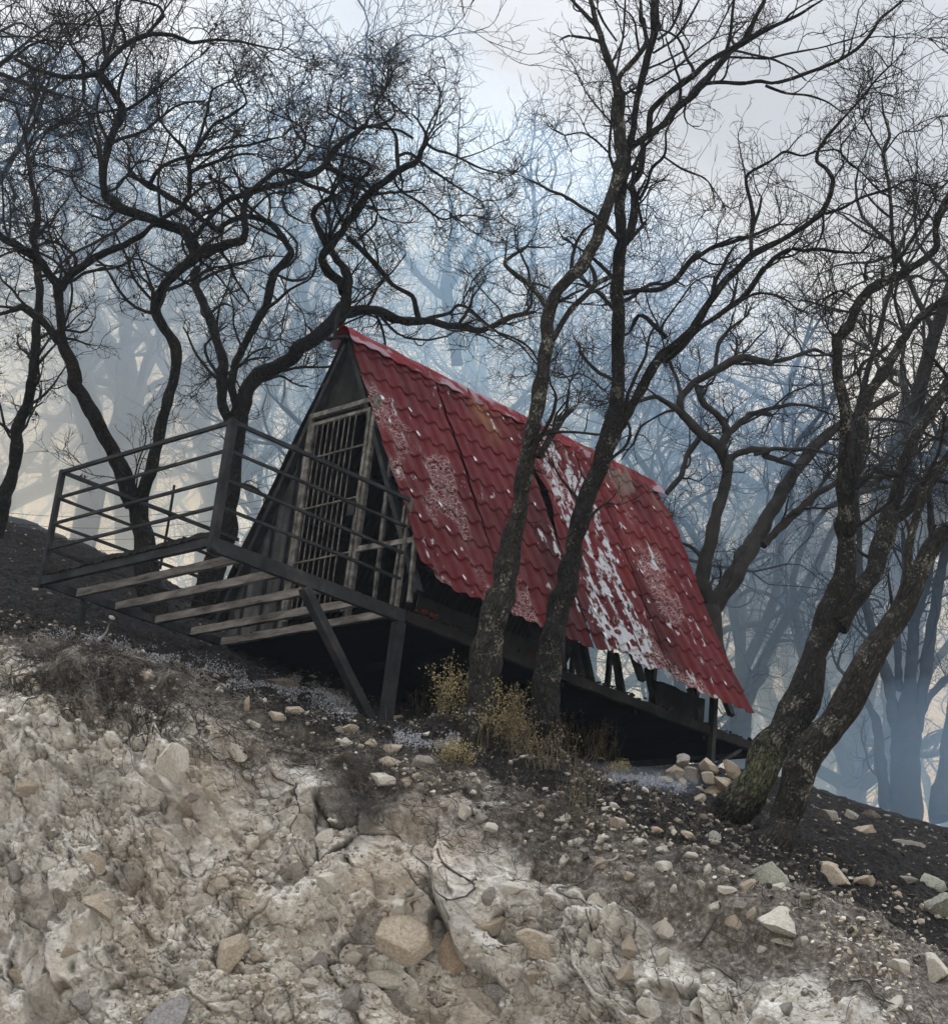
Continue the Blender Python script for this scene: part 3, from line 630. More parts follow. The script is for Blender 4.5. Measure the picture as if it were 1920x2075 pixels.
dpart('rail_post', lambda mb: mb.beam((HW-.03, -.02, -.0), (HW-.02, -.02, 1.02), .032, .032, (0, 1, 0)), M_GATE)
for z in (.26, .50, .75, 1.0):
    w = .032 if z == 1.0 else .024
    dpart('rail', lambda mb: mb.beam((-HW+.02, -DL, z), (HW-.04, -DL, z), w, w, (0, 0, 1), 10, .0015, rg), M_STEEL)
    dpart('rail', lambda mb: mb.beam((HW, -DL+.04, z), (HW-.02, -.03, z), w, w, (0, 0, 1), 10, .0015, rg), M_STEEL)
    dpart('rail', lambda mb: mb.beam((-HW, -DL+.02, z), (-HW, -.02, z), w, w, (0, 0, 1), 10, .0015, rg), M_STEEL)
dpart('strut', lambda mb: mb.beam((HW, -1.10, -.14), (HW, -.10, -1.14), .085, .085, (1, 0, 0)), M_STEEL, bevel=.006)
dpart('strut', lambda mb: mb.beam((HW+.004, .0, -.14), (HW+.004, -.01, -1.16), .095, .095, (0, 1, 0)), M_STEEL, bevel=.006)
dpart('strut', lambda mb: mb.beam((-HW, -1.62, -.08), (-HW, -1.62, -.50), .05, .05, (0, 1, 0)), M_STEEL)

# ---------------------------------------------------------------- trees
TILE = {'1': (0, 0, 2.8875), '2': (0, 540, 2.8875), '3': (560, 100, 2.8875), '4': (1000, 0, 2.8875), '5': (920, 480, 2.8875), '6': (1400, 0, 3.121),
        '7': (1400, 540, 3.121), '8': (1280, 1000, 2.4975), 'd': (0, 0, 1/D_)}
def parse(s):                              # "tile:x,y,w x,y,w tile:..." -> source pixels
    o = []; t = None
    for w in s.split():
        if ':' in w: t, w = w.split(':'); 
        x, y, ww = [float(q) for q in w.split(',')]; ox, oy, k = TILE[t]; o.append((ox+x/k, oy+y/k, ww/k))
    return np.array(o)
def smooth_line(P, step):
    n = len(P)
    if n < 3: Q = P
    seg = np.linalg.norm(np.diff(P[:, :3], axis=0), axis=1); s = np.r_[0, np.cumsum(seg)]
    m = max(3, int(s[-1]/step)+1); x = np.linspace(0, s[-1], m)
    Q = np.stack([np.interp(x, s, P[:, k]) for k in range(P.shape[1])], 1)
    for _ in range(max(1, int(.35*s[-1]/n/step))):
        Q[1:-1] = Q[1:-1]*.5+(Q[:-2]+Q[2:])*.25
    return Q
def limb3d(limbs, t0, rng, drift=.6):
    """limbs traced in the photo, each standing at its own distance: a side limb starts at the distance of its parent"""
    done = None; out = []
    for i, L_ in enumerate(limbs):
        d = drift
        if isinstance(L_, tuple): L_, d = L_
        p = parse(L_); n = len(p)
        sc_ = np.linalg.norm(np.diff(p[:, :2], axis=0), axis=1); s = np.r_[0, np.cumsum(sc_)]
        if done is None: ts = t0
        else: k = np.argmin(np.hypot(done[:, 0]-p[0, 0], done[:, 1]-p[0, 1])); ts = done[k, 2]
        mlen = s[-1]/(FOC*1920)*t0
        sg = rng.choice([-1, 1]) if i else -.3
        tt = ts+(sg*d*mlen*.5 if not isinstance(d, str) else 0)*(s/s[-1])**1.2
        tt = tt+.04*mlen*np.sin(s/s[-1]*rng.uniform(3, 6)+rng.uniform(0, 6))-.04*mlen*0
        tt[0] = ts
        Q = []
        for (x, y, w), t in zip(p, tt):
            P = at(x, y, t); z = (P-CAM)@FW; Q.append([*P, max(.0035, w/(FOC*1920)*z*.5)])
        # finer record for the children
        m = 60; xs = np.interp(np.linspace(0, s[-1], m), s, p[:, 0]); ys = np.interp(np.linspace(0, s[-1], m), s, p[:, 1]); t3 = np.interp(np.linspace(0, s[-1], m), s, tt)
        rec = np.stack([xs, ys, t3], 1); done = rec if done is None else np.vstack([done, rec])
        out.append(np.array(Q))
    return out
def make_tree(name, label, group, limbs, t0, seed, mat, dens=5., tl=.9, ntrunk=1, drift=.6, up=.06, sides=12, lv=(7, 5, 4), rtw=.0045, root=None, clear=1.2, leaves=0, knobs=(), cat='tree'):
    rng = np.random.default_rng(seed); L3 = limb3d(limbs, t0, rng, drift)
    base = L3[0][0, :3].copy(); e = tag(empty(name, base), label, cat, group)
    rel = lambda V: V-base
    thick, thin = [], []; sh = []
    for i, Q in enumerate(L3):
        big = Q[0, 3] > .03
        S_ = smooth_line(Q, max(.03, Q[:, 3].mean()*.7) if big else .05)
        P, Rr = S_[:, :3].copy(), S_[:, 3].copy()
        n_ = len(P); k = np.arange(n_)
        jit = rng.normal(size=(n_, 3)); 
        for _ in range(2): jit[1:-1] = (jit[:-2]+jit[1:-1]*2+jit[2:])/4
        P[1:-1] += jit[1:-1]*np.minimum(Rr[1:-1, None]*.16, .018)
        Rr *= 1+.07*np.interp(k, np.arange(0, n_+3, 3), rng.normal(size=len(np.arange(0, n_+3, 3))))
        if i == 0 and root:                # root flare
            Pd = P[0]; k_ = np.arange(1, 7); D0 = unit(P[0]-P[2]); ext = P[0]+D0*(k_[:, None]*.07); Rx = Rr[0]*(1+root*(k_/6)**1.6)
            P = np.vstack([ext[::-1], P]); Rr = np.r_[Rx[::-1], Rr]
            Rr[6:14] *= 1+root*.22*np.linspace(1, 0, 8)[:len(Rr[6:14])]
        ed = unit(P[-1]-P[-2]); P = np.vstack([P, P[-1]+ed*Rr[-1]*.5, P[-1]+ed*Rr[-1]*.8]); Rr = np.r_[Rr, Rr[-1]*.8, Rr[-1]*.15]
        (thick if i < ntrunk else thin).append((P, Rr, big))
        s = np.r_[0, np.cumsum(np.linalg.norm(np.diff(P, axis=0), axis=1))]; Ln = s[-1]
        # side shoots on the limbs, sparse on thick lower wood
        cnt = int(Ln*dens); ks = rng.uniform(0, 1, cnt)**.75*(n_-2)
        for kk in ks:
            j = int(kk)+1; 
            if Rr[min(j, len(Rr)-1)] > .085 or (i < ntrunk and s[min(j, len(s)-1)] < clear): continue
            sh.append((P[min(j, len(P)-2)], unit(P[min(j+1, len(P)-1)]-P[min(j, len(P)-2)]), Rr[min(j, len(Rr)-1)]))
        if Rr[-1] < .06:
            for _ in range(3): sh.append((P[-1], unit(P[-1]-P[-2]), Rr[-1]*1.4))
    parts = []
    def build(lst, nm):
        big = [(a, b) for a, b, c in lst if c]; sm = [(a, b) for a, b, c in lst if not c]; pr = []
        for a, b in big:
            v, f, bk = tubes([(a, b)], sides if b.max() > .07 else 8)
            # gnarled surface
            if b.max() > .05:
                c_ = np.repeat(a, sides if b.max() > .07 else 8, 0); d = v-c_; nn = fbm(bk[:, 0]*11+seed, bk[:, 1]*11, bk[:, 2]*4.5, seed=seed, oct=4)
                v = c_+d*(1+.16*nn[:, None])
            pr.append((v, f, bk))
        if sm: pr.append(tubes(sm, 6))
        if pr:
            V, F, B = join(pr); obj(nm, np_mesh(nm, rel(V), F, mat, True, {'bark': B}), e)
    build(thick, 'trunk'); build(thin, 'branch')
    if sh:
        P0 = np.array([a for a, b, c in sh]); T0 = np.array([b for a, b, c in sh]); R0 = np.array([c for a, b, c in sh])
        side = rng.normal(size=T0.shape); side = unit(side-(side*T0).sum(1, keepdims=True)*T0); ang = np.clip(rng.normal(.8, .3, len(sh)), .1, 1.5)[:, None]
        D0 = T0*np.cos(ang)+side*np.sin(ang)+np.array([0, 0, .15]); Ln = tl*rng.uniform(.35, 1.15, len(sh))*np.clip((R0/.02)**.25, .6, 1.3)
        Ra = np.clip(R0*rng.uniform(.38, .68, len(sh)), rtw*1.8, .021)
        A, RA = grow(P0, D0, Ln, Ra, 9, .19, up, rng, .45)
        b_, d_, r_, _ = spawn(A, RA, lv[0], .25, .75, rng); B_, RB = grow(b_, d_, tl*.42*rng.uniform(.4, 1.1, len(b_)), np.maximum(r_, rtw), 7, .26, up, rng, .5)
        b_, d_, r_, _ = spawn(B_, RB, lv[1], .3, .8, rng); C_, RC = grow(b_, d_, tl*.20*rng.uniform(.4, 1.2, len(b_)), np.maximum(r_*.8, rtw*.75), 4, .25, up, rng, .6)
        pr = [tubes([(A[i], RA[i]) for i in range(len(A))], 4), tubes([(B_[i], RB[i]) for i in range(len(B_))], 3), tubes([(C_[i], RC[i]) for i in range(len(C_))], 3)]
        if lv[2]:
            b_, d_, r_, _ = spawn(C_, RC, lv[2], .3, .8, rng); E_, RE = grow(b_, d_, tl*.10*rng.uniform(.4, 1.2, len(b_)), np.maximum(r_*.8, rtw*.6), 2, .2, up, rng, .6)
            pr.append(tubes([(E_[i], RE[i]) for i in range(len(E_))], 3))
        V, F, B = join(pr); obj('twigs', np_mesh('twigs', rel(V), F, M_TWIG, True, {'bark': B}), e)
        if leaves:
            tips = C_[:, -1]; tips = tips[rng.random(len(tips)) < leaves]
            if callable(make_tree.leafzone): tips = tips[make_tree.leafzone(tips)]
            if len(tips): leaf_mesh('dry_leaves', tips, base, e, rng)
    return e
make_tree.leafzone = None
M_LEAF = plain('withered_leaf', [(.3, (.02, .016, .010)), (.7, (.075, .055, .028))], 30, .8)
def leaf_mesh(name, pts, base, parent, rng, size=.028, mat=None, per=4):
    c = np.repeat(pts, per, 0)+rng.normal(size=(len(pts)*per, 3))*.03; n = len(c)
    a = unit(rng.normal(size=(n, 3))); b_ = unit(np.cross(a, rng.normal(size=(n, 3)))); s_ = size*rng.uniform(.6, 1.3, n)[:, None]; nrm = np.cross(a, b_)
    V = np.stack([c-a*s_, c-b_*s_*.45+nrm*s_*.15, c+a*s_, c+b_*s_*.45+nrm*s_*.15], 1).reshape(-1, 3)-base
    F = np.arange(4*n).reshape(n, 4); obj(name, np_mesh(name, V, F, mat or M_LEAF, False), parent)

TREE_A = ["d:935,1400,66 938,1330,60 945,1260,66 972,1170,52 992,1080,46 5:370,1650,92 400,1430,98 440,1250,98 460,1080,92 500,900,90 520,750,86 540,620,82 545,500,76 570,400,72 600,320,76 700,220,68 770,140,70 800,50,66 4:600,1420,62 645,1260,58 690,1130,62 735,1030,80 745,900,80 735,760,75 715,680,68 720,600,58 728,520,50",
 "4:724,540,48 700,430,40 650,300,42 620,200,38 590,100,34 570,0,28 560,-80,20", "4:600,150,28 530,80,26 460,0,22 410,-60,15", "4:725,500,36 740,430,32 830,340,32 900,240,30 880,170,26 862,100,22 860,0,20 850,-70,14", "4:710,450,14 735,320,14 760,200,13 765,80,12 770,-20,9", "4:720,240,12 640,130,14 610,60,14",
 "5:550,440,30 500,340,32 430,270,32 380,240,30 320,190,27 280,150,26 340,110,22 420,60,20", "5:440,270,20 440,200,15 390,100,14", "5:450,290,16 455,400,17 440,430,14 360,460,22 230,520,26",
 "5:500,740,14 440,640,13 350,590,12 200,540,10 60,400,8", "5:575,600,36 620,520,36 680,420,36 760,350,36 830,270,34 900,240,30", "5:825,270,28 820,200,28 790,160,24",
 "5:490,1290,36 570,1160,40 640,1050,38 700,1000,34 722,978,14", "5:655,1030,22 665,930,16 675,860,10", "5:578,810,10 640,830,10 730,790,9 800,830,9 900,920,7", "4:680,900,14 600,820,12 520,770,10 420,790,8",
 "4:690,720,14 620,640,12 560,570,9 520,500,6", "5:560,300,14 450,260,14 430,330,12", "5:600,370,14 720,390,10 860,400,8"]
TREE_B = ["d:1062,1450,60 1062,1380,58 1068,1300,56 1082,1220,50 5:700,1848,108 740,1640,104 790,1480,100 860,1330,98 900,1200,98 925,1120,108 930,1050,95 945,950,86 962,800,84 955,650,82 962,500,80 962,400,76 950,280,78 965,120,74 990,10,74 4:740,1400,62 742,1300,60 742,1150,62 755,1020,60",
 "5:960,1120,75 1040,990,60 1100,880,60 1150,780,60 1210,690,60 1300,620,55 1380,560,50 1430,480,50 1500,370,48 1580,260,45 1660,180,42 1730,110,42 6:470,1570,40 600,1500,38 720,1430,36 830,1340,38 880,1230,32 900,1130,28 850,1060,26 790,1020,24 800,950,22 870,850,22 940,770,20 1060,640,17 1170,500,13 1260,410,9",
 "4:750,1050,60 775,930,52 795,850,50 812,780,40 832,600,38 870,450,48 900,320,50 940,200,52 940,80,54 942,0,50 945,-80,42", "4:795,860,44 880,810,46 1000,720,44 1060,640,44 1150,570,42 1210,500,50 1300,400,40 1380,300,36 1430,270,36 1480,220,34 1540,80,28 1585,0,24 1600,-60,18",
 "4:1430,270,30 1560,190,26 1680,130,24 1800,80,20 1848,40,16 1920,0,10", "4:905,780,40 915,650,38 1000,560,38 1100,490,36 1180,430,35 1250,360,32 1340,310,30 1440,250,24", "4:1210,490,30 1350,480,26 1450,490,26 1560,470,26 6:500,530,26 620,500,26 760,450,26 920,390,24 1060,300,22 1130,220,20 1190,120,17 1330,10,13",
 "6:470,540,20 600,590,18 740,600,15 860,640,11 940,700,9", "6:240,360,16 480,370,16 650,330,14 820,300,11 1060,230,8", "6:1110,240,10 1180,225,8 1300,235,6 1500,240,4",
 "4:890,495,14 1000,440,14 1100,370,14 1180,300,13 1290,220,10 1350,100,10 1400,0,8", "4:930,310,16 1060,230,16 1130,130,16 1200,0,12 1230,-50,9", "4:960,230,20 1030,180,18 1090,60,16 1100,0,14", "4:900,400,14 1000,360,12 1160,270,10 1110,200,9",
 "4:745,1440,55 800,1370,55 820,1250,50 820,1150,40 800,1080,42 860,1000,40 872,900,36 870,820,34", "4:850,1170,22 900,1080,22 920,980,20 1000,920,18 1010,850,14 1000,770,12 1050,700,10", "4:1000,920,12 1100,990,12 1240,1040,10 1350,1200,6", "4:800,1400,28 885,1300,20", "4:840,1180,22 865,1300,20",
 "5:985,330,30 1080,310,30 1200,310,32 1300,250,34 1370,150,35 1440,80,35 6:0,1660,32 60,1610,32 140,1560,30 260,1530,28 380,1490,26 460,1460,18 560,1410,13", "6:380,1610,28 375,1500,28 395,1400,30 380,1290,26 350,1180,24 340,1110,20 400,1070,18 500,1020,18 590,950,20 700,990,15 790,955,13", "6:395,1420,24 430,1330,20 443,1250,17",
 "5:1230,730,36 1340,640,34 1400,560,30 1480,500,32 1600,420,32 1700,350,34 1760,270,35 1820,160,32 6:450,1720,32 520,1630,30 640,1560,26 700,1590,24 800,1570,22 900,1590,20 1060,1600,14",
 "6:850,1350,22 950,1320,20 1090,1240,20 1240,1200,17 1380,1130,15 1500,1170,11", "5:1240,590,34 1210,560,30 1150,500,28 1100,450,26 1060,460,24 1050,510,30 1030,550,16", "6:830,1340,14 840,1450,14 790,1560,12", "6:900,1130,10 980,1010,10 930,940,12 1000,850,8 1080,760,6", "6:800,955,12 930,940,12 1000,1040,11 1070,1080,9 1180,1200,7",
 "5:1220,600,16 1210,520,14 1300,400,12 1400,260,9 1600,180,6"]
TREE_C = ["8:470,1640,230 590,1520,200 650,1430,180 710,1300,178 790,1180,165 850,1060,180 880,960,165 915,860,150 960,720,150 1020,570,125 1075,420,108 1090,260,104 1090,100,104 7:980,1700,108 975,1500,105 970,1300,92 972,1150,80 975,1000,76 970,880,70 930,720,70 922,600,72 920,470,72",
 "7:915,470,70 1000,370,66 1050,250,66 1120,150,62 1230,90,60 1350,40,62 6:1380,1700,56 1480,1640,52 1560,1560,46 1540,1450,42 1560,1370,50 1600,1290,45 1640,1200,38 1720,1090,28", "7:985,1420,76 1050,1250,74 1080,1100,70 1085,930,70 1150,760,74 1250,620,66 1320,480,62 1400,370,56 1500,270,50 1623,205,44 1720,160,36",
 "8:1030,660,130 1130,520,108 1210,430,102 1260,280,95 1310,100,90 7:1200,1750,104 1235,1640,108 1290,1450,98 1350,1250,80 1400,1080,75 1500,950,70 1600,800,58 1720,640,50", "8:1285,170,76 1400,70,70 7:1420,1430,76 1530,1330,68 1623,1200,60 1720,1060,46",
 "6:1290,1680,34 1270,1500,28 1265,1350,26 1255,1200,25 1230,1060,24 1210,960,24 1260,860,22 1215,720,15 1200,600,9", "6:1300,1660,28 1380,1540,24 1450,1420,20 1540,1260,15", "6:1210,960,16 1150,860,14 1090,750,12 1090,630,10 1130,560,7", "6:1270,1380,20 1200,1330,16 1130,1260,13 1090,1200,10", "6:1250,1240,14 1180,1200,14 1070,1080,12 990,1020,9", "6:1340,1600,16 1350,1480,14 1330,1400,12 1400,1280,9", "6:1225,960,12 1320,830,10 1440,830,9 1560,740,7",
 "7:940,470,40 880,420,24 868,400,10", "7:1010,190,26 950,140,22 850,200,18", "7:1000,290,20 880,260,14 780,230,10", "7:1170,1290,40 1240,1310,42 1300,1320,44", "7:1110,80,30 1090,50,26 1100,20,16", "8:860,1190,50 900,1160,36 935,1185,24 945,1215,12", "7:1060,690,30 1080,610,26 1180,560,22 1260,480,18"]
TREE_D = ["8:690,1800,205 760,1640,180 830,1500,165 860,1350,168 950,1230,162 1080,1080,150 1160,930,150 1240,780,140 1330,650,124 1400,500,116 1470,350,102 1540,230,96 1600,185,90 1720,110,80", "8:1320,640,44 1390,450,46 1400,250,46 1440,100,42 7:1420,1600,50 1470,1430,50 1560,1330,44 1640,1180,34",
 "8:1330,640,22 1310,540,20 1300,440,13", "8:1490,330,24 1520,240,22 1510,160,18 1560,150,16 1600,170,10"]
TREE_L = ["2:880,1900,150 860,1800,140 840,1640,132 815,1500,120 795,1370,125", "2:780,1400,105 720,1200,95 640,1040,86 540,860,84 450,700,80 420,570,74 370,470,64 358,390,52 355,270,50 340,150,56 325,70,60 1:330,1660,56 300,1620,46 240,1530,46 190,1490,50 100,1440,50 0,1380,44 -90,1330,38",
 "2:820,1370,90 880,1200,70 920,1030,66 960,850,66 1010,700,62 1035,560,60 1030,460,60 960,360,60 910,270,62 900,200,56 960,120,56 1030,30,60 1:1080,1560,62 1150,1490,78",
 "1:350,1690,56 400,1620,52 480,1560,50 600,1480,46 720,1440,42 840,1370,38 880,1320,34 960,1270,30 1070,1210,28 1110,1130,30 1110,980,30 1080,870,22 1000,790,16 930,700,12 920,620,9", "1:1110,960,26 1150,870,24 1250,720,22 1340,680,20 1450,600,14 1400,490,10", "1:1120,1000,22 1250,950,20 1400,900,16 1500,900,10", "1:1150,860,16 1200,700,16 1240,520,14 1330,480,10",
 "1:430,1600,26 450,1510,24 380,1440,18 270,1400,12", "1:560,1550,13 620,1550,11 740,1580,6", "2:350,440,55 240,310,50 130,235,45 60,260,26 -20,285,20",
 "1:1150,1480,75 1120,1420,66 1080,1350,66 960,1310,60 820,1260,60 700,1220,60 620,1150,55 600,1070,50 605,980,50 625,880,50 660,780,50 705,690,50 715,630,50 670,550,46 600,450,46 575,420,44", "1:580,430,44 480,445,32 380,450,30 250,420,26 140,370,23 80,340,20 160,270,15 260,230,12 400,260,9", "1:590,420,38 620,370,36 700,290,35 780,230,33 880,195,30 1000,200,25 1120,250,22 1260,230,20 1400,240,16 1520,270,12 1640,290,8", "1:860,200,26 960,90,22 930,30,18 700,-20,14", "1:490,440,20 490,340,16 430,290,13 370,180,10", "1:490,450,22 492,560,18 450,680,14 300,740,11 220,800,8", "1:722,650,26 830,590,18 940,500,15 1060,400,13 1170,330,9", "1:700,640,20 560,660,14 420,690,11",
 "1:1170,1480,68 1230,1460,66 1330,1430,56 1420,1410,46 1440,1350,42 1425,1260,42 1430,1180,36 1480,1110,36 1560,1040,36 1630,990,36 1740,1020,40 3:200,735,46 280,680,40 330,600,38 390,540,35 460,490,32 520,450,30 540,400,18", "3:290,690,32 370,720,30 440,760,26 520,820,20 560,890,15 600,970,8", "3:340,610,18 470,640,20 550,670,22 540,720,20 480,770,14", "3:110,750,26 180,790,26 270,820,26 325,850,26 330,800,22 390,770,16", "3:500,460,22 440,460,22 380,410,16 300,370,12", "3:540,450,20 640,430,16 700,380,12 640,240,8", "3:300,580,14 200,560,14 120,500,12 80,400,9 20,340,7", "1:1290,1430,14 1250,1400,12 1290,1380,9", "3:200,730,30 60,780,34 0,800,34 1:1600,1080,34 1480,1120,36 1350,1160,36 1270,1220,34 1200,1300,30 1150,1380,28",
 "2:1120,30,60 1080,1560,10" if False else "1:620,1130,20 700,1090,14 740,1020,10 790,960,7", "1:610,1110,12 560,1090,10 480,1050,8 380,990,7 200,950,6"]
TREE_M = ["2:1215,1900,150 1240,1780,140 1290,1660,120 1335,1550,100 1358,1350,92 1370,1150,92 1390,960,100 1400,860,112", "2:1355,930,70 1300,820,60 1290,700,60 1310,560,60 1270,430,56 1220,270,50 1160,150,50 1130,50,52 1155,15,50", "2:1392,850,56 1350,700,46 1370,580,46 1430,460,46 1490,340,46 1560,230,50 1580,130,50 1600,50,46 1:1590,1620,46 1640,1560,42 1710,1480,46 1650,1380,40 1590,1310,38 1500,1270,38 1430,1260,35 1350,1290,32 1290,1330,30 1290,1358,34 1180,1280,32 1080,1200,30 980,1150,30 880,1080,30 750,1020,20 690,1070,12",
 "1:880,1070,28 900,1020,26 960,960,25 1080,920,23 1220,900,20 1330,860,18 1450,850,17 1560,820,15 1640,800,10", "1:750,1020,16 790,960,13 850,930,10 920,960,7",
 "2:1402,870,105 1440,740,88 1520,630,86 1620,590,82 1720,520,82 3:130,1740,90 231,1690,90 330,1600,92 390,1520,96", "3:400,1530,70 410,1420,62 420,1350,56 400,1290,50 340,1210,46 290,1140,42 250,1060,38 210,970,36 230,920,30 270,890,28 330,860,24", "3:395,1420,62 370,1360,58 290,1290,52 260,1220,48 310,1150,50 380,1070,48 450,970,48 510,880,48 580,810,50 660,750,45 740,690,40 830,650,35 850,590,30 880,540,28 870,480,15 830,420,12",
 "3:880,550,20 930,590,18 1020,610,16 1100,650,15 1200,700,12 1290,720,8", "3:710,700,26 705,600,25 700,500,18 640,430,14 560,340,11 640,240,9 655,130,7", "3:840,655,18 900,700,16 990,760,14 1080,820,12 1200,890,8", "3:690,750,18 700,800,14 760,850,14 850,900,13 920,970,13 980,1000,12 1060,970,10 1160,970,8", "3:920,970,10 960,930,9 1010,940,8 1040,990,7", "3:720,620,20 760,600,20 810,620,22 830,650,24", "3:560,820,22 520,770,20 400,740,20", "3:800,520,18 720,470,16 620,460,14 500,440,12", "3:850,580,16 900,420,12 980,300,9 930,200,7", "3:790,420,12 700,330,12 620,270,10",
 "3:410,1540,72 500,1520,56 600,1530,56 680,1570,56 760,1590,50 860,1580,46 960,1610,42 1080,1620,40 1190,1650,38 1260,1620,30 1340,1570,28 1420,1550,27 1500,1540,22", "3:880,1575,24 1020,1540,22 1055,1490,20 1120,1510,18 1220,1600,18 1310,1670,14 1420,1720,12 1520,1840,8", "3:830,1570,30 800,1440,28 680,1380,28 600,1280,30 500,1170,34 420,1100,32", "3:480,1110,20 580,1020,16 590,960,12", "2:1640,60,8 1700,190,10 1670,250,8 1640,420,6", "2:1700,190,8 1770,260,7 1790,340,5",
 "2:1290,620,10 1255,625,6"]
TREE_O = ["2:-60,1780,90 -20,1600,85 30,1330,85 90,1150,75 100,950,72 170,780,62 200,600,60 210,450,56 215,330,52 235,200,50 225,60,46 1:215,1500,44 190,1380,40 225,1270,38 215,1180,36 180,1060,30 170,950,24 150,800,16 100,640,12", "1:190,1250,12 220,1080,12 330,990,9 430,1000,7", "2:100,1000,20 -20,900,18 -100,860,14", "1:175,960,14 260,780,12 420,700,10"]
TREE_R = ["8:420,900,150 410,760,130 400,640,120 405,560,115", "8:405,570,100 450,520,92 510,420,90 7:330,1830,108 440,1680,100 520,1520,86 600,1380,76 700,1230,74 800,1120,70 900,1030,62 1000,960,52 1150,880,40 1300,800,30", "8:395,560,80 355,440,80 370,330,85 7:110,1780,84 150,1600,72 210,1400,66 230,1280,70 5:1590,1320,70 1560,1240,62 1500,1190,60 1400,1110,60 1320,1020,52 1315,940,50 1400,850,48 1500,800,48 1600,740,50 1700,700,48 1848,740,42",
 "7:450,1760,58 560,1650,52 660,1560,48 780,1440,44 930,1365,40 1100,1330,30 1250,1330,20", "5:1600,1310,50 1650,1270,44 1750,1240,40 1848,1250,36 7:450,1190,34 560,1230,34 650,1260,26", "5:1560,1220,52 1600,1140,46 1540,1040,40 1460,980,38 1420,880,36", "5:1600,1150,40 1680,1080,38 1750,1030,34 1848,1040,30", "5:1400,1110,40 1290,1000,36 1180,930,28 1080,960,20", "5:1240,1500,30 1330,1400,34 1360,1280,32 1430,1180,36", "5:1330,940,26 1300,820,22 1240,700,16", "7:400,1190,24 520,1150,30 640,1160,28 740,1150,22 900,1190,16", "7:340,570,34 460,610,30 620,580,28 780,520,24 860,560,16", "7:150,650,30 170,480,26 240,400,20 330,330,14", "8:370,340,30 300,270,22 250,250,14", "7:350,940,30 480,900,26 640,870,22 740,880,16 900,940,12"]
TREE_X = ["8:1400,1720,180 1385,1500,151 1378,1350,138 1382,1200,126 1392,1090,100 1405,960,64 1412,850,43", "8:1330,1180,64 1300,950,57 1240,780,51 1190,600,44 1150,400,36 1150,200,31 1130,0,25", "8:1400,1180,79 1410,900,64 1430,650,57 1500,400,47 1520,200,40 1500,0,31", "8:1430,1200,79 1480,950,64 1520,650,59 1560,400,50 1620,150,37", "8:1450,1150,43 1500,1040,40 1560,960,38 1640,900,31", "8:1290,1600,79 1260,1400,64 1240,1150,47 1140,980,28 1040,880,17", "8:1350,1000,43 1340,700,36 1380,400,28 1370,200,21", "8:1560,1650,122 1600,1300,86 1640,1000,64"]
TREE_Y = ["2:770,1640,170 755,1400,150 740,1150,145 738,980,150 745,860,150 752,740,110 758,640,80", "2:720,860,90 690,700,84 650,560,76 600,400,60 540,250,50 430,100,40 350,0,30 1:300,1450,26 250,1250,20", "2:760,840,80 770,600,70 730,400,60 700,200,50 680,40,40 1:640,1440,34 700,1200,26 720,1000,20", "2:790,830,80 840,640,62 900,520,56 960,380,50 1010,200,40 1060,60,34 1:1180,1500,26", "2:730,780,60 620,730,46 520,720,40 400,640,34 260,600,24", "2:780,770,50 900,700,44 1050,620,36 1250,600,26", "2:680,1000,50 560,930,60 430,900,44 200,870,36 0,830,30", "2:820,1000,60 900,900,50 1000,850,40 1140,900,30", "1:430,1500,24 560,1350,20 640,1200,16"]
TREE_Z = ["3:1060,1848,70 1040,1700,66 1020,1600,64 1000,1500,66 990,1400,70", "3:980,1450,50 860,1350,40 740,1200,32 700,1050,26", "3:1000,1400,52 1100,1250,44 1180,1100,36 1240,950,28", "3:990,1380,50 1000,1200,44 1050,1050,36 1010,850,26", "3:1480,1500,40 1500,1200,34 1510,950,30 1500,800,26 1420,710,18 1480,650,14 1510,480,9", "3:1510,920,18 1600,820,16 1640,700,12 1600,600,8", "3:1410,600,12 1440,650,12 1500,790,12"]
make_tree.leafzone = None
G1 = 'bare oaks standing close round the cabin'
make_tree('bare_tree', 'pale lichen-spotted bare tree in front of the red roof, with a short broken side limb', G1, TREE_A, 15.0, 11, M_BARKG, 2.6, .6, lv=(5,3,2), root=.5, rtw=.0035)
make_tree('bare_tree', 'tall dark bare tree before the red roof, forking in a wide V above the ridge', G1, TREE_B, 15.2, 12, M_BARKM, 2.4, .75, lv=(5,3,2), root=.35, rtw=.0035)
_mb = at(*[(1280+640/2.4975), (1000+1400/2.4975)], 14.9)-at(1280+470/2.4975, 1000+1640/2.4975, 15.2)
M_BARKC = bark_mat('bark_mossy', (.008, .008, .008), (.036, .033, .029), (.19, .185, .16), .60, moss=tuple(_mb))
make_tree('bare_tree', 'leaning thick-barked tree with yellow-green lichen and a swollen burl', G1, TREE_C, 15.2, 13, M_BARKC, 1.9, .7, lv=(5,3,2), root=.2, sides=20, rtw=.0035)
make_tree('bare_tree', 'leaning grey mottled tree rooted among boulders, outside the burled lichen-covered tree', G1, TREE_D, 14.8, 14, M_BARKG, 1.0, .45, lv=(4,3,1), root=.2, sides=20, rtw=.0035)
make_tree('bare_tree', 'twisted two-stemmed oak behind the deck whose right stem snakes up to a broad black crown', G1, TREE_L, 18.6, 15, M_BARK, 4.2, .95, root=.1, ntrunk=3, lv=(6, 4, 2), leaves=.04)
make_tree('bare_tree', 'three-limbed oak behind the deck corner with one long limb reaching over the cabin ridge', G1, TREE_M, 18.9, 16, M_BARK, 3.9, .85, root=.1, lv=(6, 4, 2))
make_tree('bare_tree', 'slender bare tree at the edge of the clearing, left of the twisted two-stemmed oak', G1, TREE_O, 20.5, 17, M_BARK, 4.5, .8, drift=.4, lv=(6, 4, 2), leaves=.10)
G2 = 'bare oaks half lost in the smoke'
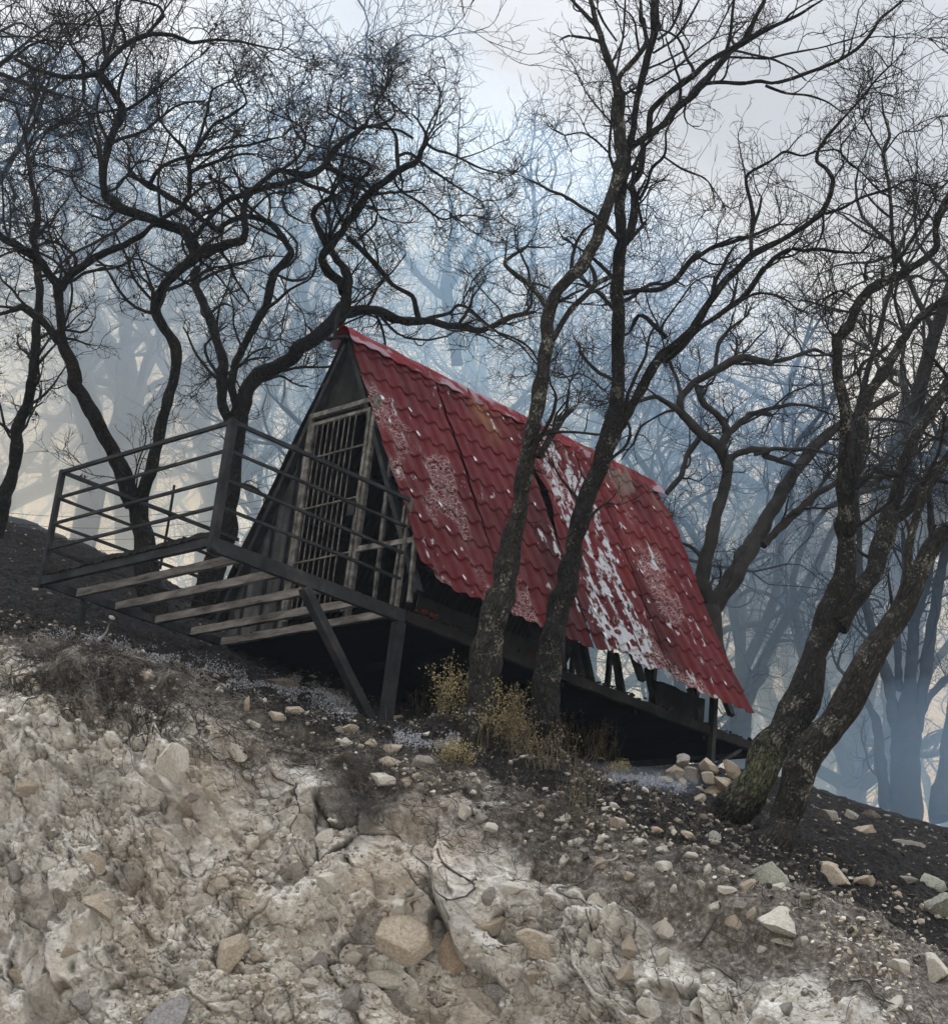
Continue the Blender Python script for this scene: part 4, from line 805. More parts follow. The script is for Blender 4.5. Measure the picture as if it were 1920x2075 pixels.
make_tree('bare_tree', 'smoke-blue forked oak directly behind the lower end of the red roof', G2, TREE_R, 23, 18, M_FAR, 2.4, .9, drift=.4, rtw=.0055, lv=(5, 4, 1))
make_tree('bare_tree', 'massive many-stemmed blue-grey tree in low smoke beyond the boulders', G2, TREE_X, 27, 19, M_FAR, 2.4, 1.2, drift=.35, rtw=.006, lv=(5, 4, 1))
make_tree('bare_tree', 'broad pale tree in thick smoke above the deck railing, stems fanning from one wide trunk', G2, TREE_Y, 33, 20, M_FAR, 2.4, 1.4, drift=.35, rtw=.007, lv=(5, 4, 1))
make_tree('bare_tree', 'faint slim tree rising from behind the cabin ridge into the open sky', G2, TREE_Z, 31, 21, M_FAR, 2.4, 1.0, drift=.35, rtw=.006, lv=(4, 3, 0))

# procedural oaks for the wood behind, each standing on the ridge
def proto(seed, stems, spread, fork, h, wid=1., lean=0):
    rng = np.random.default_rng(seed); chains = []
    tr = np.array([[0, 0, -.6], [0, 0, 0], [.05, .02, fork*.5], [.08, -.03, fork]], float)+rng.normal(size=(4, 3))*.04; r0 = .019*h
    tp = smooth_line(np.c_[tr, np.array([r0*1.3, r0*1.15, r0*.95, r0])], .25)
    n = stems; az = np.arange(n)/n*2*np.pi+rng.uniform(0, 6); el = rng.uniform(.25, .9, n)*spread
    D = np.stack([np.cos(az)*np.sin(el), np.sin(az)*np.sin(el), np.cos(el)], 1); P0 = np.repeat(tp[-1:, :3], n, 0)-D*.1
    A, RA = grow(P0, D, h*.72*rng.uniform(.75, 1.1, n), np.full(n, r0*.62)*rng.uniform(.7, 1.1, n), 16, .14, .075, rng, .22)
    b_, d_, r_, _ = spawn(A, RA, 7, .22, .75, rng, (.5, .75)); B_, RB = grow(b_, d_, h*.30*rng.uniform(.5, 1.1, len(b_)), r_, 12, .24, .03, rng, .3)
    b_, d_, r_, _ = spawn(B_, RB, 6, .2, .8, rng, (.5, .75)); C_, RC = grow(b_, d_, h*.135*rng.uniform(.5, 1.1, len(b_)), np.maximum(r_, .009), 8, .26, .05, rng, .4)
    b_, d_, r_, _ = spawn(C_, RC, 5, .2, .8, rng, (.5, .8)); E_, RE = grow(b_, d_, h*.062*rng.uniform(.4, 1.2, len(b_)), np.maximum(r_*.8, .006), 5, .26, .06, rng, .5)
    b_, d_, r_, _ = spawn(E_, RE, 3, .2, .8, rng, (.5, .8)); G_, RG = grow(b_, d_, h*.032*rng.uniform(.4, 1.2, len(b_)), np.maximum(r_*.7, .0045), 2, .2, .06, rng, .6)
    lst = lambda a, b: [(a[i], b[i]) for i in range(len(a))]
    t1 = join([tubes([(tp[:, :3], tp[:, 3])], 10), tubes(lst(A, RA), 7)]); t2 = join([tubes(lst(B_, RB), 5), tubes(lst(C_, RC), 4)]); t3 = join([tubes(lst(E_, RE), 3), tubes(lst(G_, RG), 3)])
    return [np_mesh(nm, t[0], t[1], M_FAR, True, {'bark': t[2]}) for nm, t in zip(('trunk', 'branch', 'twigs'), (t1, t2, t3))]
PROTO = [(proto(201, 5, 1.1, 2.2, 11), 11), (proto(202, 4, .9, 3.0, 11), 11), (proto(203, 6, 1.25, 1.6, 11), 11), (proto(204, 3, .7, 3.4, 11), 11)]
def far_tree(px, top, t, k, rot, label, group):
    P = at(px*D_, top*D_, t); g = on_st(*to_st(P)[:2]); me, h = PROTO[k]; s = max(.3, (P[2]-g[2])/h)
    e = tag(empty('bare_tree', g), label, 'tree', group); e.rotation_euler = (0, 0, rot); e.scale = (s, s, s)
    for x in me: obj(x.name, x, e)
    return e
G3 = 'bare woodland trees in the smoke behind the cabin'
far = [(-190, -260, 23, 2, 2.0, 'darkest dense tree filling the upper left corner'), (1500, 600, 32, 3, 3.6, 'dark blue tree just behind the forked oak beside the roof'), (1690, 640, 33, 2, .7, 'blue many-limbed tree between the burled trunk and the massive tree'), (-60, -60, 26, 0, 0, 'dense bare tree crowding the upper corner left of the black twisted crown'), (170, -20, 34, 2, 1, 'smoke-veiled tree behind the slender bare tree'),
 (370, -40, 31, 0, 3, 'tall smoky tree directly above the left end of the deck'), (570, 110, 35, 1, 5, 'tall smoky tree above the deck corner post'),
 (745, 250, 33, 2, 2.5, 'round-crowned smoky tree over the gable peak'), (890, 360, 38, 0, .4, 'blue tree over the middle of the ridge under open sky'),
 (1010, 300, 42, 3, 3.2, 'faint tree over the ridge, left of the pale lichen-spotted trunk'), (1230, 500, 36, 0, 5.2, 'blue tree just right of the wide V of the tall dark tree'),
 (1440, 480, 33, 2, 1.9, 'dense blue tree behind the smoke-blue forked oak'), (1580, 500, 38, 0, 2.9, 'smoky tree seen between forked oak and burled leaning tree'),
 (1540, 760, 48, 1, 4.9, 'palest tree in the bright gap beside the roof corner'), (1720, 330, 35, 1, 2.6, 'blue tree behind the burled leaning tree crown'), (1800, 110, 36, 3, .1, 'thin-crowned tree rising highest behind the outermost leaning tree'),
 (1960, 380, 37, 1, 3.0, 'dense tree cut by the picture edge behind the outermost leaning tree'), (1700, 760, 44, 3, 2.4, 'pale slim tree between the massive tree and the leaning trunks'),
 (20, 420, 44, 3, 3.4, 'pale distant tree in yellow light left of the slender bare tree'), (400, 380, 46, 3, 5.4, 'palest tree in yellow light behind the deck railing'),
 (1600, 980, 46, 0, 1.7, 'small pale tree low in the gap under the burled trunk fork'), (1840, 900, 50, 2, 2.7, 'small pale tree behind the massive many-stemmed tree'), (1490, 1080, 52, 1, .6, 'small faint tree beyond the roof corner, lowest of those there'),
 (70, 720, 47, 1, 4.3, 'small pale tree low in the yellow glow beside the deck railing'), (-60, 620, 40, 2, 5.1, 'pale bushy tree at the edge above the misty slope'), (560, 820, 48, 0, 2.1, 'small pale tree seen low beside the gable')]
for f_ in far: far_tree(*f_, G3)


# ---------------------------------------------------------------- what lies on the ground
ARC = np.interp
def surf(s, v, off=0.):
    """points on the finished ground surface: s across, v metres behind (+) or below (-) the lip"""
    s = np.asarray(s, float); v = np.asarray(v, float)
    c_ = np.clip(np.round(np.interp(s, cs, np.arange(len(cs)))), 0, len(cs)-1).astype(int)
    q = np.clip(-v/arc[c_], 0, 1); rf = 4+nf-1-np.interp(q, q1, np.arange(nf)); ru = 4+nf+np.interp(v, up1, np.arange(len(up1)))
    r_ = np.clip(np.round(np.where(v < 0, rf, ru)), 0, nr-1).astype(int)
    return P3[r_, c_]+Nn[r_, c_]*np.asarray(off)[..., None], Nn[r_, c_]
def stones_mesh(name, P, size, rng, mat, flat=.7):
    """many small angular stones in one mesh (uncountable rubble)"""
    t = (1+5**.5)/2; ico = unit(np.array([(-1, t, 0), (1, t, 0), (-1, -t, 0), (1, -t, 0), (0, -1, t), (0, 1, t), (0, -1, -t), (0, 1, -t), (t, 0, -1), (t, 0, 1), (-t, 0, -1), (-t, 0, 1)], float))
    fc = np.array([(0, 11, 5), (0, 5, 1), (0, 1, 7), (0, 7, 10), (0, 10, 11), (1, 5, 9), (5, 11, 4), (11, 10, 2), (10, 7, 6), (7, 1, 8), (3, 9, 4), (3, 4, 2), (3, 2, 6), (3, 6, 8), (3, 8, 9), (4, 9, 5), (2, 4, 11), (6, 2, 10), (8, 6, 7), (9, 8, 1)])
    n = len(P); V = ico[None]*rng.uniform(.55, 1.25, (n, 12, 1)); V = V*rng.uniform(.5, 1.25, (n, 1, 3)); a = rng.uniform(0, 6.28, n); b_ = rng.normal(0, .6, n)
    ca, sa, cb, sb = np.cos(a), np.sin(a), np.cos(b_), np.sin(b_)
    x = V[..., 0]*ca[:, None]-V[..., 1]*sa[:, None]; y = V[..., 0]*sa[:, None]+V[..., 1]*ca[:, None]; z = V[..., 2]*flat
    y2 = y*cb[:, None]-z*sb[:, None]; z2 = y*sb[:, None]+z*cb[:, None]; V = np.stack([x, y2, z2], -1)*size[:, None, None]+P[:, None]
    F = (fc[None]+12*np.arange(n)[:, None, None]).reshape(-1, 3); rnd = np.repeat(rng.random(n), 12)
    return np_mesh(name, V.reshape(-1, 3), F, mat, False, {'tone': rnd})
def stone_mat(name, stops, tone='tone'):
    m, nt, b = mat_new(name); tco = nd(nt, 'ShaderNodeTexCoord').outputs['Object']; v = attr(nt, tone, 'Fac')
    c = ramp(nt, v, stops); c = mixc(nt, .8, c, ramp(nt, noise(nt, tco, 45, 4, .65), [(.3, (.6, .58, .56)), (.7, (1.1, 1.1, 1.08))]), 'MULTIPLY')
    nt.links.new(c, b.inputs['Base Color']); b.inputs['Roughness'].default_value = .95; bump(nt, b, noise(nt, tco, 120, 3), .5, .004); return m
M_RUB = stone_mat('rubble_stone', [(0, (.20, .17, .14)), (.4, (.40, .36, .30)), (.7, (.55, .52, .46)), (1, (.66, .64, .60))])
M_DARKRUB = stone_mat('sooty_stone', [(0, (.03, .028, .026)), (.45, (.09, .08, .07)), (.75, (.30, .27, .24)), (1, (.58, .55, .50))])
rng = np.random.default_rng(77)
# rubble on the face: where it is crumbling
n = 26000; s_ = rng.uniform(-4.4, 4.4, n); v_r = -rng.uniform(.05, 3.6, n); k_ = fbm(s_*1.6, v_r*1.6, seed=400, oct=4)+rng.normal(0, .2, n) > .12; s_, v_r = s_[k_], v_r[k_]; n = len(s_); P, Nr = surf(s_, v_r); sz = .006+.030*rng.random(n)**2.6
o = obj('rubble', stones_mesh('rubble', P-Nr*(sz*.1)[:, None], sz, rng, M_RUB)); tag(o, 'pale stone chips stuck all over the crumbling cut bank', 'rubble', None, 'stuff')
n = 9500; s_ = np.concatenate([rng.uniform(-6.5, 6.5, 6500), rng.uniform(.2, 5.5, n-6500)]); v_r = np.where(rng.random(n) < .6, rng.uniform(-.6, 1.1, n), rng.uniform(0, 8, n)); P, Nr = surf(s_, v_r); sz = .006+.032*rng.random(n)**3.2
o = obj('gravel', stones_mesh('gravel', P+Nr*(sz*.2)[:, None], sz, rng, M_DARKRUB)); tag(o, 'sooty gravel and grit scattered over the burnt slope', 'gravel', None, 'stuff')
# charred sticks and litter
def sticks(name, s, v, L_, r, rng, mat, label, curl=.35, lift=.012, K=3):
    P, Nr = surf(s, v, rng.uniform(.0, lift, len(s))); d = unit(rng.normal(size=P.shape)); d = unit(d-(d*Nr).sum(1, keepdims=True)*Nr*.85)
    A, RA = grow(P, d, L_, r, K, curl, 0, rng, .5); V, F, B = tubes([(A[i], RA[i]) for i in range(len(A))], 3)
    o = obj(name, np_mesh(name, V, F, mat, True, {'bark': B})); tag(o, label, 'litter', None, 'stuff'); return o
M_LIT = plain('charred_litter', [(.35, (.010, .009, .009)), (.55, (.035, .030, .027)), (.72, (.14, .12, .10))], 6, .9)
n = 24000; s_ = rng.uniform(-6.8, 6.5, n); v_r = np.where(rng.random(n) < .4, rng.uniform(-.5, 1.2, n), rng.uniform(0, 8.5, n))
sticks('charred_litter', s_, v_r, rng.uniform(.02, .12, n), rng.uniform(.0010, .0032, n), rng, M_LIT, 'charred needles, twigs and litter over the burnt slope')
# roots
M_ROOT = plain('dead_root', [(.3, (.020, .017, .016)), (.5, (.075, .065, .058)), (.68, (.26, .24, .215))], 4, .9)
def root_lines(s0, v0, Ln, rad, rng, down=1., wig=.35, step=.016, off=.02):
    out = []
    for a, b_, l, r in zip(s0, v0, Ln, rad):
        k = max(4, int(l/step)); th = rng.normal(-math.pi/2, .5 if down else 2.2); ts = np.empty(k); tv = np.empty(k); x, y = a, b_; dth = 0
        for i in range(k):
            ts[i] = x; tv[i] = y; dth = .6*dth+rng.normal()*wig; th += dth; th += (-math.pi/2-th)*.06*down; x += step*math.cos(th); y += step*math.sin(th)
        ph = rng.uniform(0, 6); of = off*(.5+.5*np.sin(np.linspace(0, rng.uniform(2, 7), k)+ph))+.002
        P, _ = surf(ts, tv, of); P[1:-1] = (P[:-2]+P[1:-1]*2+P[2:])/4; P[1:-1] = (P[:-2]+P[1:-1]*2+P[2:])/4
        out.append((P, r*np.linspace(1, .35, k)))
    return out
def add_roots(name, lines, label, mat=None, sides=4):
    V, F, B = tubes(lines, sides); o = obj(name, np_mesh(name, V, F, mat or M_ROOT, True, {'bark': B})); tag(o, label, 'roots', None, 'stuff')
n = 950; a = rng.normal(-2.75, .50, n); add_roots('root_tangle', root_lines(a, -rng.uniform(-.05, .75, n), rng.uniform(.15, .65, n), rng.uniform(.002, .006, n), rng, .8, .35, off=.05), 'dense tangle of bared roots under the lip near the deck')
n = 520; a = rng.uniform(-1.9, 1.2, n); add_roots('root_mat', root_lines(a, -rng.uniform(-.05, .75, n), rng.uniform(.10, .5, n), rng.uniform(.0013, .0035, n), rng, .6, .35, off=.04), 'thin bared roots along the lip below the struts and tree pair')
n = 620; a = rng.uniform(.6, 4.6, n); add_roots('root_mat', root_lines(a, -rng.uniform(-.05, 2.6, n), rng.uniform(.10, .5, n), rng.uniform(.0013, .0032, n), rng, .5, .4, off=.035), 'dry roots and rootlets in the soil below the leaning trees')
n = 330; a = rng.uniform(-4.4, 3.6, n); add_roots('hanging_rootlets', root_lines(a, -rng.uniform(.2, 2.4, n), rng.uniform(.2, .9, n), rng.uniform(.0010, .0024, n), rng, 1., .28, off=.015), 'fine dark rootlets trailing down the pale cut bank')
for cx, cv, ln, r, lab in ((-2.95, -.05, .85, .011, 'thick forked root standing out of the root tangle under the lip'), (.05, -.9, 1.3, .010, 'long dark root winding down the middle of the pale bank'), (1.35, -.5, 1.5, .010, 'long thin root hanging over tan rock below the tree pair'),
                           (2.05, -.6, 1.3, .009, 'slanting root across the grey soil below the leaning trees'), (-1.35, -.45, 1.2, .009, 'dark root in the gully left of the big pale outcrop'), (2.9, -1.1, 1.0, .008, 'curved root under the large pale slab')):
    l0 = root_lines([cx], [cv], [ln], [r], rng, 1., .22, off=.03); l1 = []
    for k in range(5): j = rng.integers(4, len(l0[0][0])-3); d = unit(rng.normal(size=(1, 3))+np.array([[0, 0, -.6]])); A, RA = grow(l0[0][0][j:j+1], d, np.array([rng.uniform(.12, .4)]), np.array([r*.5]), 8, .3, -.05, rng); l1.append((A[0], RA[0]))
    V, F, B = tubes(l0+l1, 6); o = obj('root', np_mesh('root', V, F, M_ROOT, True, {'bark': B})); tag(o, lab, 'root', 'single roots on the cut bank')
# thin dead stems standing along the lip and under the cabin
n = 420; s_ = np.concatenate([rng.uniform(-.3, 2.2, 260), rng.uniform(-3.8, 4.2, n-260)]); v_r = rng.uniform(-.35, .7, n); P, Nr = surf(s_, v_r); up_ = np.array([0, 0, 1.])+rng.normal(size=(n, 3))*.28
A, RA = grow(P-up_*.01, up_, rng.uniform(.06, .30, n), rng.uniform(.0012, .0024, n), 6, .14, .03, rng, .4); b_, d_, r_, _ = spawn(A, RA, 3, .3, .6, rng); B_, RB = grow(b_, d_, rng.uniform(.02, .08, len(b_)), r_*.7, 3, .2, .05, rng, .5)
V, F, B = join([tubes([(A[i], RA[i]) for i in range(n)], 3), tubes([(B_[i], RB[i]) for i in range(len(B_))], 3)]); o = obj('dead_stems', np_mesh('dead_stems', V, F, M_ROOT, True, {'bark': B})); tag(o, 'short dead stems bristling along the lip of the bank', 'stubble', None, 'stuff')
# ash
M_ASH = plain('white_ash', [(.3, (.11, .115, .13)), (.7, (.43, .45, .49))], 30, 1.)
def ash(pts, n, w, label, seed):
    rng = np.random.default_rng(seed); pts = np.array(pts, float); seg = np.r_[0, np.cumsum(np.linalg.norm(np.diff(pts, axis=0), axis=1))]; u = rng.uniform(0, seg[-1], n)
    x = np.interp(u, seg, pts[:, 0])+rng.normal(0, w*1.5, n); y = np.interp(u, seg, pts[:, 1])+rng.normal(0, w*.8, n)
    keep = fbm(x/26., y/13., seed=seed, oct=3) > -.05; x, y = x[keep], y[keep]; V = []; 
    for a, b_ in zip(x, y):
        p, nn = hit(a*D_, b_*D_)
        if p is None: continue
        t1 = unit(np.cross(nn, rng.normal(size=3))); t2 = np.cross(nn, t1); s1, s2 = rng.uniform(.002, .009), rng.uniform(.002, .006); p = p+nn*rng.uniform(.012, .03); tl_ = nn*rng.normal(0, .006)
        V += [p-t1*s1, p-t2*s2+tl_, p+t1*s1+tl_, p+t2*s2]
    V = np.array(V); o = obj('ash', np_mesh('ash', V, np.arange(len(V)).reshape(-1, 4), M_ASH, False)); tag(o, label, 'ash', None, 'stuff')
ash([(110, 1248), (230, 1262), (330, 1290), (450, 1325), (560, 1352), (660, 1380), (715, 1398)], 11000, 13, 'white ash flakes in a drift below the deck', 5)
ash([(560, 1325), (640, 1360), (700, 1390)], 6000, 12, 'white ash heaped beside the foot of the strut', 6)
ash([(770, 1440), (860, 1455), (920, 1440)], 3000, 10, 'ash patch between strut foot and tree pair', 7)
ash([(1185, 1515), (1250, 1525), (1330, 1540)], 6000, 9, 'bright ash under the far end of the cabin', 8)
# single stones: px, py, width, height (as seen), kind
M_ROCK = {}
for k, (a_, b_, c_) in dict(pale=((.36, .33, .28), (.56, .53, .48), (.70, .68, .64)), tan=((.26, .21, .17), (.42, .36, .29), (.56, .51, .44)), green=((.17, .17, .145), (.31, .32, .275), (.47, .48, .43)), dark=((.03, .028, .025), (.10, .085, .07), (.22, .18, .15)),
                            grey=((.12, .11, .10), (.28, .26, .24), (.42, .40, .37)), orange=((.24, .18, .13), (.42, .33, .25), (.54, .47, .39)), blue=((.16, .15, .155), (.32, .31, .32), (.46, .455, .46))).items():
    M_ROCK[k] = plain('rock_'+k, [(.28, a_), (.5, b_), (.72, c_)], 9, .95, 0, .9, 38, .012)
def rock_mesh(seed, ang):
    import bmesh
    bm = bmesh.new(); bmesh.ops.create_icosphere(bm, subdivisions=4, radius=1); V = np.array([v.co for v in bm.verts]); rng = np.random.default_rng(seed)
    F = np.array([[v.index for v in f.verts] for f in bm.faces]); bm.free()
    nrm = unit(rng.normal(size=(ang, 3))); 
    for n_ in nrm:
        lim = rng.uniform(.34, .74); d = V@n_; V = V-np.maximum(d-lim, 0)[:, None]*n_*.93
    r = 1+.10*fbm(V[:, 0]*1.7+seed, V[:, 1]*1.7, V[:, 2]*1.7, seed=seed, oct=5)+.03*fbm(V[:, 0]*7, V[:, 1]*7, V[:, 2]*7, seed=seed+3, oct=4); V = V*r[:, None]
    V /= np.abs(V).max(0)*.96; return V, F
RK = {}
def rock_variant(k, kind):
    if (k, kind) not in RK: V, F = rock_mesh(500+k, 16 if k < 6 else 12); RK[(k, kind)] = np_mesh('rock', V, F, M_ROCK[kind], False)
    return RK[(k, kind)]
rrk = random.Random(9)
def rock(px, py, w, h, kind, label, group=None, deep=.62, k=None):
    p, nn = hit(px, py+h*.30)
    if p is None: return
    z = (p-CAM)@FW; sw = w/(FOC*1920)*z/2; sh = h/(FOC*1920)*z/2; k = rrk.randrange(12) if k is None else k
    o = obj('rock', rock_variant(k, kind)); up = unit(UP*.8+nn*.2); rt = unit(RT-(RT@up)*up); f = np.cross(up, rt); sd = min(sw, sh)*1.1; a = rrk.uniform(-.25, .25)
    rt, up = rt*math.cos(a)+up*math.sin(a), up*math.cos(a)-rt*math.sin(a); c_ = p-nn*sd*.32+up*sh*.36
    flip = rrk.choice((-1, 1)); M_ = Matrix(((rt[0]*sw*flip, f[0]*sd*flip, up[0]*sh, c_[0]), (rt[1]*sw*flip, f[1]*sd*flip, up[1]*sh, c_[1]), (rt[2]*sw*flip, f[2]*sd*flip, up[2]*sh, c_[2]), (0, 0, 0, 1)))
    o.matrix_world = M_; tag(o, label, 'rock', group)
E7 = lambda x, y, w, h: (960+x/1.925, 1300+y/1.925, w/1.925, h/1.925)
E6 = lambda x, y, w, h: (x/1.925, 1300+y/1.925, w/1.925, h/1.925)
GR = 'stones lying loose on the slope and bank'
for f_, x, y, w, h, kd, lab in ((E7, 1150, 885, 165, 130, 'green', 'large grey-green lichened boulder with a rusty side, below the outer leaning tree'), (E7, 1385, 890, 160, 115, 'tan', 'large tan boulder on black soil right of the grey-green boulder'), (E7, 1200, 1068, 195, 150, 'pale', 'large pale flat-topped slab with a crack, biggest pale stone on the bank'),
    (E7, 940, 748, 92, 84, 'green', 'mint-green stone at the foot of the burled tree'), (E7, 830, 738, 105, 62, 'tan', 'brown rounded stone just left of the mint-green stone'), (E7, 710, 725, 62, 52, 'orange', 'small orange stone left of the brown rounded stone'), (E7, 565, 702, 90, 62, 'tan', 'tan oval stone on the black soil below the weeds'),
    (E7, 335, 688, 92, 52, 'pale', 'pale flat oval stone among pebbles below the tree pair'), (E7, 500, 756, 76, 58, 'pale', 'pale rounded stone on top of a little heap'), (E7, 1530, 922, 105, 70, 'tan', 'tan stone right of the large tan boulder'), (E7, 1690, 915, 100, 62, 'grey', 'grey stone between tan stone and mossy boulder'),
    (E7, 1780, 928, 125, 84, 'green', 'mossy green boulder on black soil above the one cut by the edge'), (E7, 1835, 1012, 150, 180, 'green', 'big green boulder cut by the picture edge'), (E7, 1395, 668, 112, 92, 'grey', 'grey boulder against the outer leaning trunk'), (E7, 1465, 665, 62, 72, 'grey', 'grey stone behind, next to the boulder at the trunk'),
    (E7, 1545, 668, 92, 58, 'dark', 'dark low stone at the edge of the low smoke'), (E7, 1525, 722, 100, 68, 'tan', 'pinkish tan stone on black ground right of the outer trunk'), (E7, 1690, 778, 150, 42, 'grey', 'long low grey stone half sunk in char'), (E7, 1665, 1258, 132, 95, 'pale', 'pale block in the lower corner, left of a pair'), (E7, 1790, 1258, 112, 130, 'pale', 'pale block in the lower corner, right of a pair'),
    (E7, 260, 1165, 205, 130, 'tan', 'wide tan rock face bulging from the bank below the tree pair'), (E7, 110, 1345, 175, 105, 'blue', 'bluish slab leaning at the bottom of the bank'), (E7, 500, 1010, 125, 84, 'pale', 'pale blocky stone set in grey soil mid bank'), (E7, 135, 940, 130, 100, 'pale', 'pale angular block set in the bank near the middle'),
    (E7, 60, 975, 62, 76, 'grey', 'narrow upright stone left of the pale angular block'), (E7, 60, 1100, 150, 100, 'tan', 'tan stone wedge left of the wide tan rock face'), (E7, 1290, 985, 92, 52, 'green', 'greenish flat stone above the large pale slab'), (E7, 1070, 940, 82, 56, 'tan', 'tan stone with rusty side below the grey-green boulder'),
    (E7, 980, 890, 76, 52, 'pale', 'pinkish stone left of the grey-green boulder'), (E7, 1045, 832, 72, 52, 'grey', 'grey-green stone touching the top of the lichened boulder'), (E7, 935, 1020, 92, 62, 'pale', 'pale stone left of the large slab'), (E7, 495, 862, 62, 54, 'tan', 'tan pebble-like stone under the little heap'),
    (E6, 1095, 150, 150, 90, 'dark', 'dark brown boulder in the ash below the deck'), (E6, 1078, 282, 74, 60, 'tan', 'tan stone, left of two on the lip left of the struts'), (E6, 1148, 262, 84, 56, 'tan', 'tan stone, right of two on the lip left of the struts'), (E6, 1365, 332, 92, 60, 'tan', 'tan stone on top of the cairn by the strut foot'),
    (E6, 1345, 442, 96, 64, 'dark', 'dark brown stone at the bottom of the cairn by the strut foot'), (E6, 1440, 388, 68, 44, 'tan', 'small tan stone right under the strut foot'), (E6, 1530, 405, 90, 52, 'tan', 'pointed stone on top of the pale pile right of the struts'), (E6, 1515, 460, 115, 54, 'tan', 'wide stone in the middle of the pale pile right of the struts'),
    (E6, 1490, 524, 112, 84, 'pale', 'pale lowest stone of the pile right of the struts'), (E6, 1640, 462, 92, 72, 'grey', 'grey-brown stone right of the pale pile'), (E6, 930, 418, 92, 84, 'pale', 'pale tilted stone under the lip near the big outcrop'), (E6, 430, 442, 42, 48, 'pale', 'small pale stone alone at the bottom of the root tangle'),
    (E6, 580, 112, 86, 84, 'tan', 'brownish stone at the edge of the root tangle below the deck'), (E6, 690, 178, 74, 42, 'grey', 'flat grey stone under the ash drift'), (E6, 700, 455, 150, 200, 'pale', 'tall pale outcrop standing proud of the bank'), (E6, 1258, 752, 76, 84, 'pale', 'pale lump below the dark gully'),
    (E6, 1820, 652, 66, 84, 'pale', 'pale stone under the yellow weeds'), (E6, 1545, 1135, 250, 200, 'tan', 'biggest smooth tan rock face low in the bank'), (E6, 1745, 1190, 130, 170, 'orange', 'orange-brown block right of the smooth tan rock face'), (E6, 1560, 1030, 150, 84, 'pale', 'pale block resting over the smooth tan rock face'),
    (E6, 1540, 1300, 270, 100, 'pale', 'long pale slab under the smooth tan rock face'), (E6, 1560, 1400, 310, 120, 'grey', 'long greyish slab at the very bottom of the bank'), (E6, 660, 1420, 200, 160, 'blue', 'purplish grey rock at the bottom of the bank'), (E6, 110, 565, 130, 100, 'tan', 'tan block high on the bank near the picture edge'),
    (E6, 400, 1020, 170, 130, 'tan', 'brownish recessed rock in the middle of the left bank'), (E6, 740, 640, 120, 110, 'tan', 'tan rock under the tall pale outcrop'), (E6, 70, 900, 80, 120, 'grey', 'reddish grey block at the left of the bank'), (E6, 1300, 930, 150, 120, 'pale', 'pale rock with orange stain in mid bank'), (E6, 1380, 1400, 110, 130, 'grey', 'upright grey rock left of the long slabs'), (E6, 900, 1180, 140, 180, 'tan', 'tan rounded rock low in the middle of the left bank')):
    rock(*f_(x, y, w, h), kd, lab, GR)
p0, n0 = hit(1405*D_, 1556*D_); rs_ = random.Random(21); lay = [(x, k) for k, m_ in enumerate((7, 6, 4)) for x in np.linspace(-.52+.08*k, .42-.05*k, m_)]
for x, k in lay:
    c_ = p0+RH*x+FH*(.12+rs_.uniform(-.04, .04))+np.array([0, 0, .05+.125*k+.16*(-x)*.5]); r_ = rs_.uniform(.075, .105)
    o = obj('rock', rock_variant(rs_.randrange(12), rs_.choice(('tan', 'grey', 'tan', 'pale')))); o.location = c_; o.scale = (r_*rs_.uniform(.9, 1.2), r_, r_*rs_.uniform(.75, .95)); o.rotation_euler = (rs_.uniform(-.4, .4), rs_.uniform(-.4, .4), rs_.uniform(0, 6))
    tag(o, 'greyish stone in the heap under the far end of the cabin', 'rock', 'stones heaped under the far end of the cabin')
for x, y, w, h in ((420, 805, 66, 42), (480, 800, 46, 42), (520, 796, 38, 38), (400, 775, 82, 38), (640, 772, 62, 38), (735, 800, 92, 48), (345, 845, 54, 58), (910, 885, 38, 52), (745, 870, 78, 56), (890, 945, 62, 52), (985, 962, 92, 38), (880, 606, 62, 42), (1040, 1022, 62, 42), (1010, 1082, 72, 62), (1080, 1062, 44, 72), (1120, 1196, 44, 38), (1215, 1172, 125, 34), (1290, 1165, 34, 52), (545, 628, 52, 52), (50, 605, 56, 52), (120, 626, 54, 34), (265, 646, 52, 32), (255, 672, 42, 34), (30, 682, 62, 52), (60, 722, 62, 62), (785, 960, 44, 42), (360, 715, 50, 34), (140, 1012, 62, 50), (1000, 790, 100, 30), (1640, 980, 60, 34), (1450, 1010, 70, 40), (600, 905, 50, 40), (690, 940, 44, 40), (1180, 950, 80, 50), (840, 830, 60, 34), (230, 1290, 110, 90), (480, 1180, 80, 100), (600, 1190, 80, 110), (740, 1110, 90, 80), (730, 1220, 60, 90), (880, 1420, 90, 90), (700, 1400, 110, 90), (590, 1290, 100, 90), (370, 1340, 90, 70), (1220, 1420, 60, 90), (1640, 1410, 80, 80)):
    rock(*E7(x, y, w*1.0, h*1.0), rrk.choice(('pale', 'pale', 'grey', 'tan')), 'small pale stone in the soil between cut bank and leaning trees', 'small pale stones in the soil to the right')
